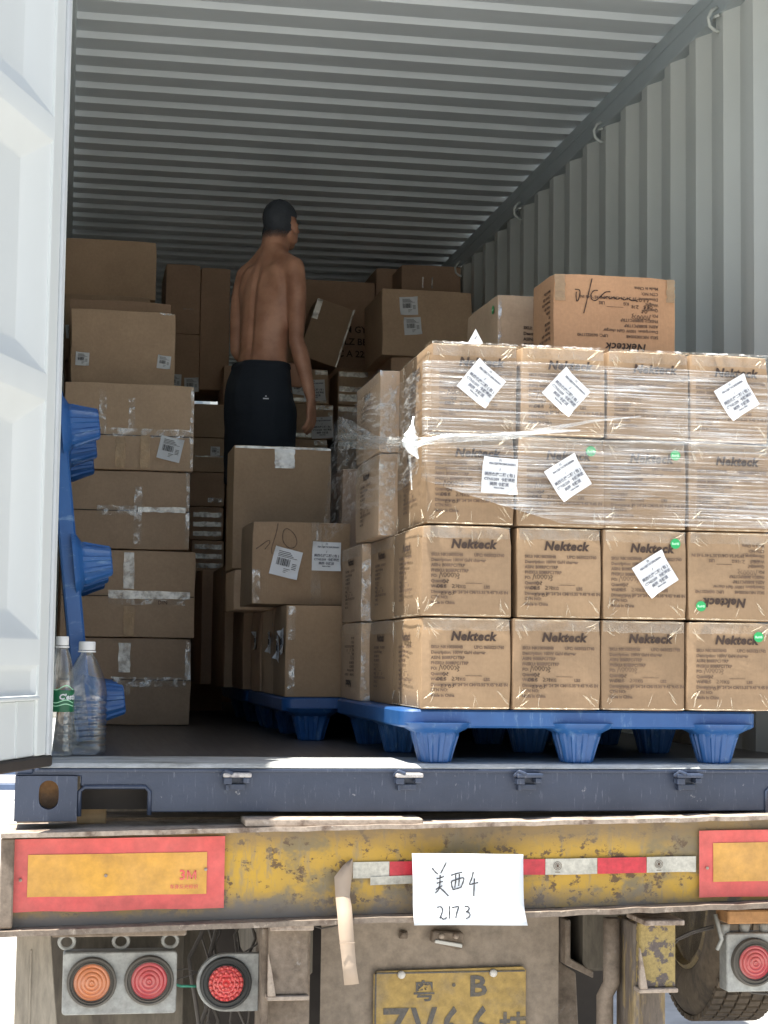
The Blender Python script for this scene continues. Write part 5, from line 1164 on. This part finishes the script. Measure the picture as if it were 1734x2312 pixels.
# hands
def hand(base, down, fwd, side):
    """down: direction of the fingers, fwd: toward the thumb side, side: out of the palm's back"""
    dn = Vector(down).normalized(); fw = (Vector(fwd) - dn * Vector(fwd).dot(dn)).normalized(); bk = dn.cross(fw) * side; b0 = Vector(base)
    q = []
    for k, (l, wd, th_) in enumerate(((0, .024, .018), (.02, .030, .019), (.05, .040, .017), (.075, .043, .015), (.095, .040, .013))):
        q.append((b0 + dn * l, fw * wd * 1.15, bk * th_ * 1.1))
    hm = loft(q, 18); MBd.add(hm.v, hm.f)
    for i, (o, ln) in enumerate(((.036, .070), (.013, .080), (-.011, .074), (-.034, .058))):
        r0 = b0 + dn * .088 + fw * o; a = r0 + dn * ln * .42 - bk * .004; c = a + dn * ln * .32 - bk * .014; e = c + dn * ln * .20 - bk * .016
        limb(MBd, [r0, a, c, e], [.0128, .0120, .0112, .0098], 10)
    t0 = b0 + dn * .025 + fw * .030; limb(MBd, [t0, t0 + dn * .035 + fw * .022 - bk * .008, t0 + dn * .065 + fw * .026 - bk * .016], [.014, .0115, .009], 10)
hand((.240, .112, .895), (-.02, .10, -1), (-.35, 1, 0), 1)
hand((-.128, .258, 1.04), (.45, 1, -.1), (.3, 0, 1), 1)
# legs
for s in (-1, 1):
    limb(MBd, [(s * .092, 0, .90), (s * .10, .005, .72), (s * .105, .0, .50), (s * .105, -.02, .40), (s * .105, -.012, .22), (s * .105, -.005, .09)], [.092, .080, .056, .054, .046, .038])
    limb(MBd, [(s * .105, -.03, .045), (s * .115, .06, .045), (s * .13, .15, .03)], [.040, .038, .028])
# head (turned to the right)
HR = Matrix.Translation((.012, .104, 1.632)) @ Matrix.Rotation(R(12), 4, 'Z') @ Matrix.Diagonal((.95, .93, .93, 1))
hd = MB(); ell(hd, (0, -.012, .030), (.074, .094, .090), n=28, m_=18); ell(hd, (0, .045, -.035), (.058, .055, .068)); ell(hd, (0, .020, -.02), (.064, .075, .075)); ell(hd, (0, .078, -.078), (.028, .024, .022))
for s in (-1, 1):
    ell(hd, (s * .048, .022, -.052), (.018, .045, .030), (R(-20), 0, 0)); ell(hd, (s * .033, .080, -.012), (.018, .016, .014))
    ell(hd, (s * .077, -.002, -.012), (.009, .020, .034), (R(12), 0, R(-s * 25)))
limb(hd, [(0, .092, .012), (0, .106, -.012), (0, .112, -.030)], [.008, .011, .013], 10); ell(hd, (0, .092, -.056), (.024, .014, .009)); ell(hd, (0, .090, .022), (.045, .014, .012))
MBd.add([HR @ Vector(p) for p in hd.v], hd.f)
def slim(p):
    z = p.z; k = .84 if z < 1.47 else .84 + min(1, (z - 1.47) / .1) * .12
    zz = z if z > 1.45 else z - .035 * min(1, (1.45 - z) / .3)
    return Vector((p.x * k, .06 + (p.y - .06) * (k + .04), max(zz, z * .965) if z < .9 else zz))
MBd.v = [tuple(slim(Vector(p))) for p in MBd.v]
me = MBd.mesh('body_raw', 'skin', recalc=True)
bo = put('body', me, man)
md = bo.modifiers.new('r', 'REMESH'); md.mode = 'VOXEL'; md.voxel_size = .0048; md.use_smooth_shade = True
md2 = bo.modifiers.new('s', 'SMOOTH'); md2.factor = .6; md2.iterations = 8
dg = bpy.context.evaluated_depsgraph_get(); dg.update(); nm_ = bpy.data.meshes.new_from_object(bo.evaluated_get(dg)); bo.modifiers.clear(); bo.data = nm_
vg = bo.vertex_groups.new(name='trunk')
for v_ in nm_.vertices:
    wgt = min(1, max(0, (v_.co.z - .96) * 10)) * min(1, max(0, (1.54 - v_.co.z) * 14)) * min(1, max(0, (.19 - abs(v_.co.x)) * 20 + .25))
    if wgt > 0 and v_.co.y < .2: vg.add([v_.index], wgt, 'REPLACE')
md3 = bo.modifiers.new('t', 'SMOOTH'); md3.factor = .7; md3.iterations = 40; md3.vertex_group = 'trunk'
dg.update(); nm_ = bpy.data.meshes.new_from_object(bo.evaluated_get(bpy.context.evaluated_depsgraph_get())); bo.modifiers.clear(); bo.data = nm_
# spine furrow pressed into the back
nor = [v_.normal.copy() for v_ in nm_.vertices]
for v_, nn in zip(nm_.vertices, nor):
    p = v_.co
    if p.y < .03 and .95 < p.z < 1.47 and abs(p.x) < .16:
        f_ = math.exp(-(p.x / .014) ** 2) * .011 * min(1, (p.z - .95) * 8) * min(1, (1.47 - p.z) * 12)
        v_.co -= nn * f_
nm_.materials.clear(); nm_.materials.append(M['skin'])
# hair: cropped, follows the skull
bm = bmesh.new(); bm.from_mesh(nm_); bm.normal_update(); HI = HR.inverted(); dele = []
for v_ in bm.verts:
    if v_.co.z < 1.50: dele.append(v_); continue
    q = HI @ Vector((v_.co.x / .96, v_.co.y, v_.co.z)); keep_ = q.z > -.070 + max(0, q.y + .035) * 1.5 and q.y < (-.012 if q.z < .028 else .012 + (q.z - .028) * 1.1)
    if abs(q.x) > .069 and -.055 < q.z < .032 and -.03 < q.y: keep_ = False
    if not keep_: dele.append(v_)
bmesh.ops.delete(bm, geom=dele, context='VERTS')
for v_ in bm.verts:
    v_.co += v_.normal * (.0035 + .0022 * noise.noise(v_.co * 130)); v_.co = HI @ v_.co
me = bpy.data.meshes.new('hair'); bm.to_mesh(me); bm.free(); me.materials.clear(); me.materials.append(M['hair_black']); me.shade_smooth()
ho = put('hair', me, man, mat=HR)
# ears stand out of the hair as part of the body; shorts
sh = MB()
ss = [sec(1.045, .002, .158, .118), sec(1.02, .0, .163, .125), sec(.97, -.008, .176, .140), sec(.90, -.012, .188, .155), sec(.84, -.008, .196, .160), sec(.78, -.006, .194, .158), sec(.70, -.004, .186, .154), sec(.62, -.002, .176, .148), sec(.56, .0, .172, .145)]
w_ = loft(ss, 48); sh.add(w_.v, w_.f)
for s in (-1, 1):
    q = [sec(.86, -.004, .10, .140, s * .080), sec(.74, 0, .098, .135, s * .085), sec(.62, .002, .096, .130, s * .088), sec(.50, .004, .096, .130, s * .090)]; w_ = loft(q, 32); sh.add(w_.v, w_.f)
sh.v = [tuple(slim(Vector(p))) for p in sh.v]
so_ = put('shorts', sh.mesh('shorts', 'shorts_navy'), man)
md = so_.modifiers.new('r', 'REMESH'); md.mode = 'VOXEL'; md.voxel_size = .008; md.use_smooth_shade = True
md2 = so_.modifiers.new('s', 'SMOOTH'); md2.factor = .6; md2.iterations = 12
dg = bpy.context.evaluated_depsgraph_get(); dg.update(); nm_ = bpy.data.meshes.new_from_object(so_.evaluated_get(dg)); so_.modifiers.clear(); so_.data = nm_
for v_ in nm_.vertices:
    p = v_.co; v_.co += v_.normal * (noise.noise(Vector((p.x * 16, p.y * 16, p.z * 5))) * .007 + .002)
nm_.materials.clear(); nm_.materials.append(M['shorts_navy'])
for v_ in nm_.vertices:
    if .985 < v_.co.z < 1.003: v_.co += v_.normal * .0035
    v_.co += v_.normal * .005 * noise.noise(Vector((v_.co.x * 6 + v_.co.z * 9, v_.co.y * 6, v_.co.z * 14)))
BEOF = 0
lm = MB(); lm.box(-.012, .012, -.001, .001, -.003, .002); lm.prism([(-.004, .008), (0, .014), (.004, .008)], -.001, .001)
best = min((v_.co for v_ in nm_.vertices if abs(v_.co.z - .856) < .02 and abs((Matrix.Rotation(R(-50), 3, 'Z') @ v_.co).x + .010) < .02), key=lambda c_: (Matrix.Rotation(R(-50), 3, 'Z') @ c_).y)
put('shorts_emblem', lm.mesh('shorts_emblem', 'label_paper'), so_, mat=Matrix.Translation(best) @ Matrix.Rotation(R(50), 4, 'Z') @ Matrix.Translation((0, -.008, 0)))
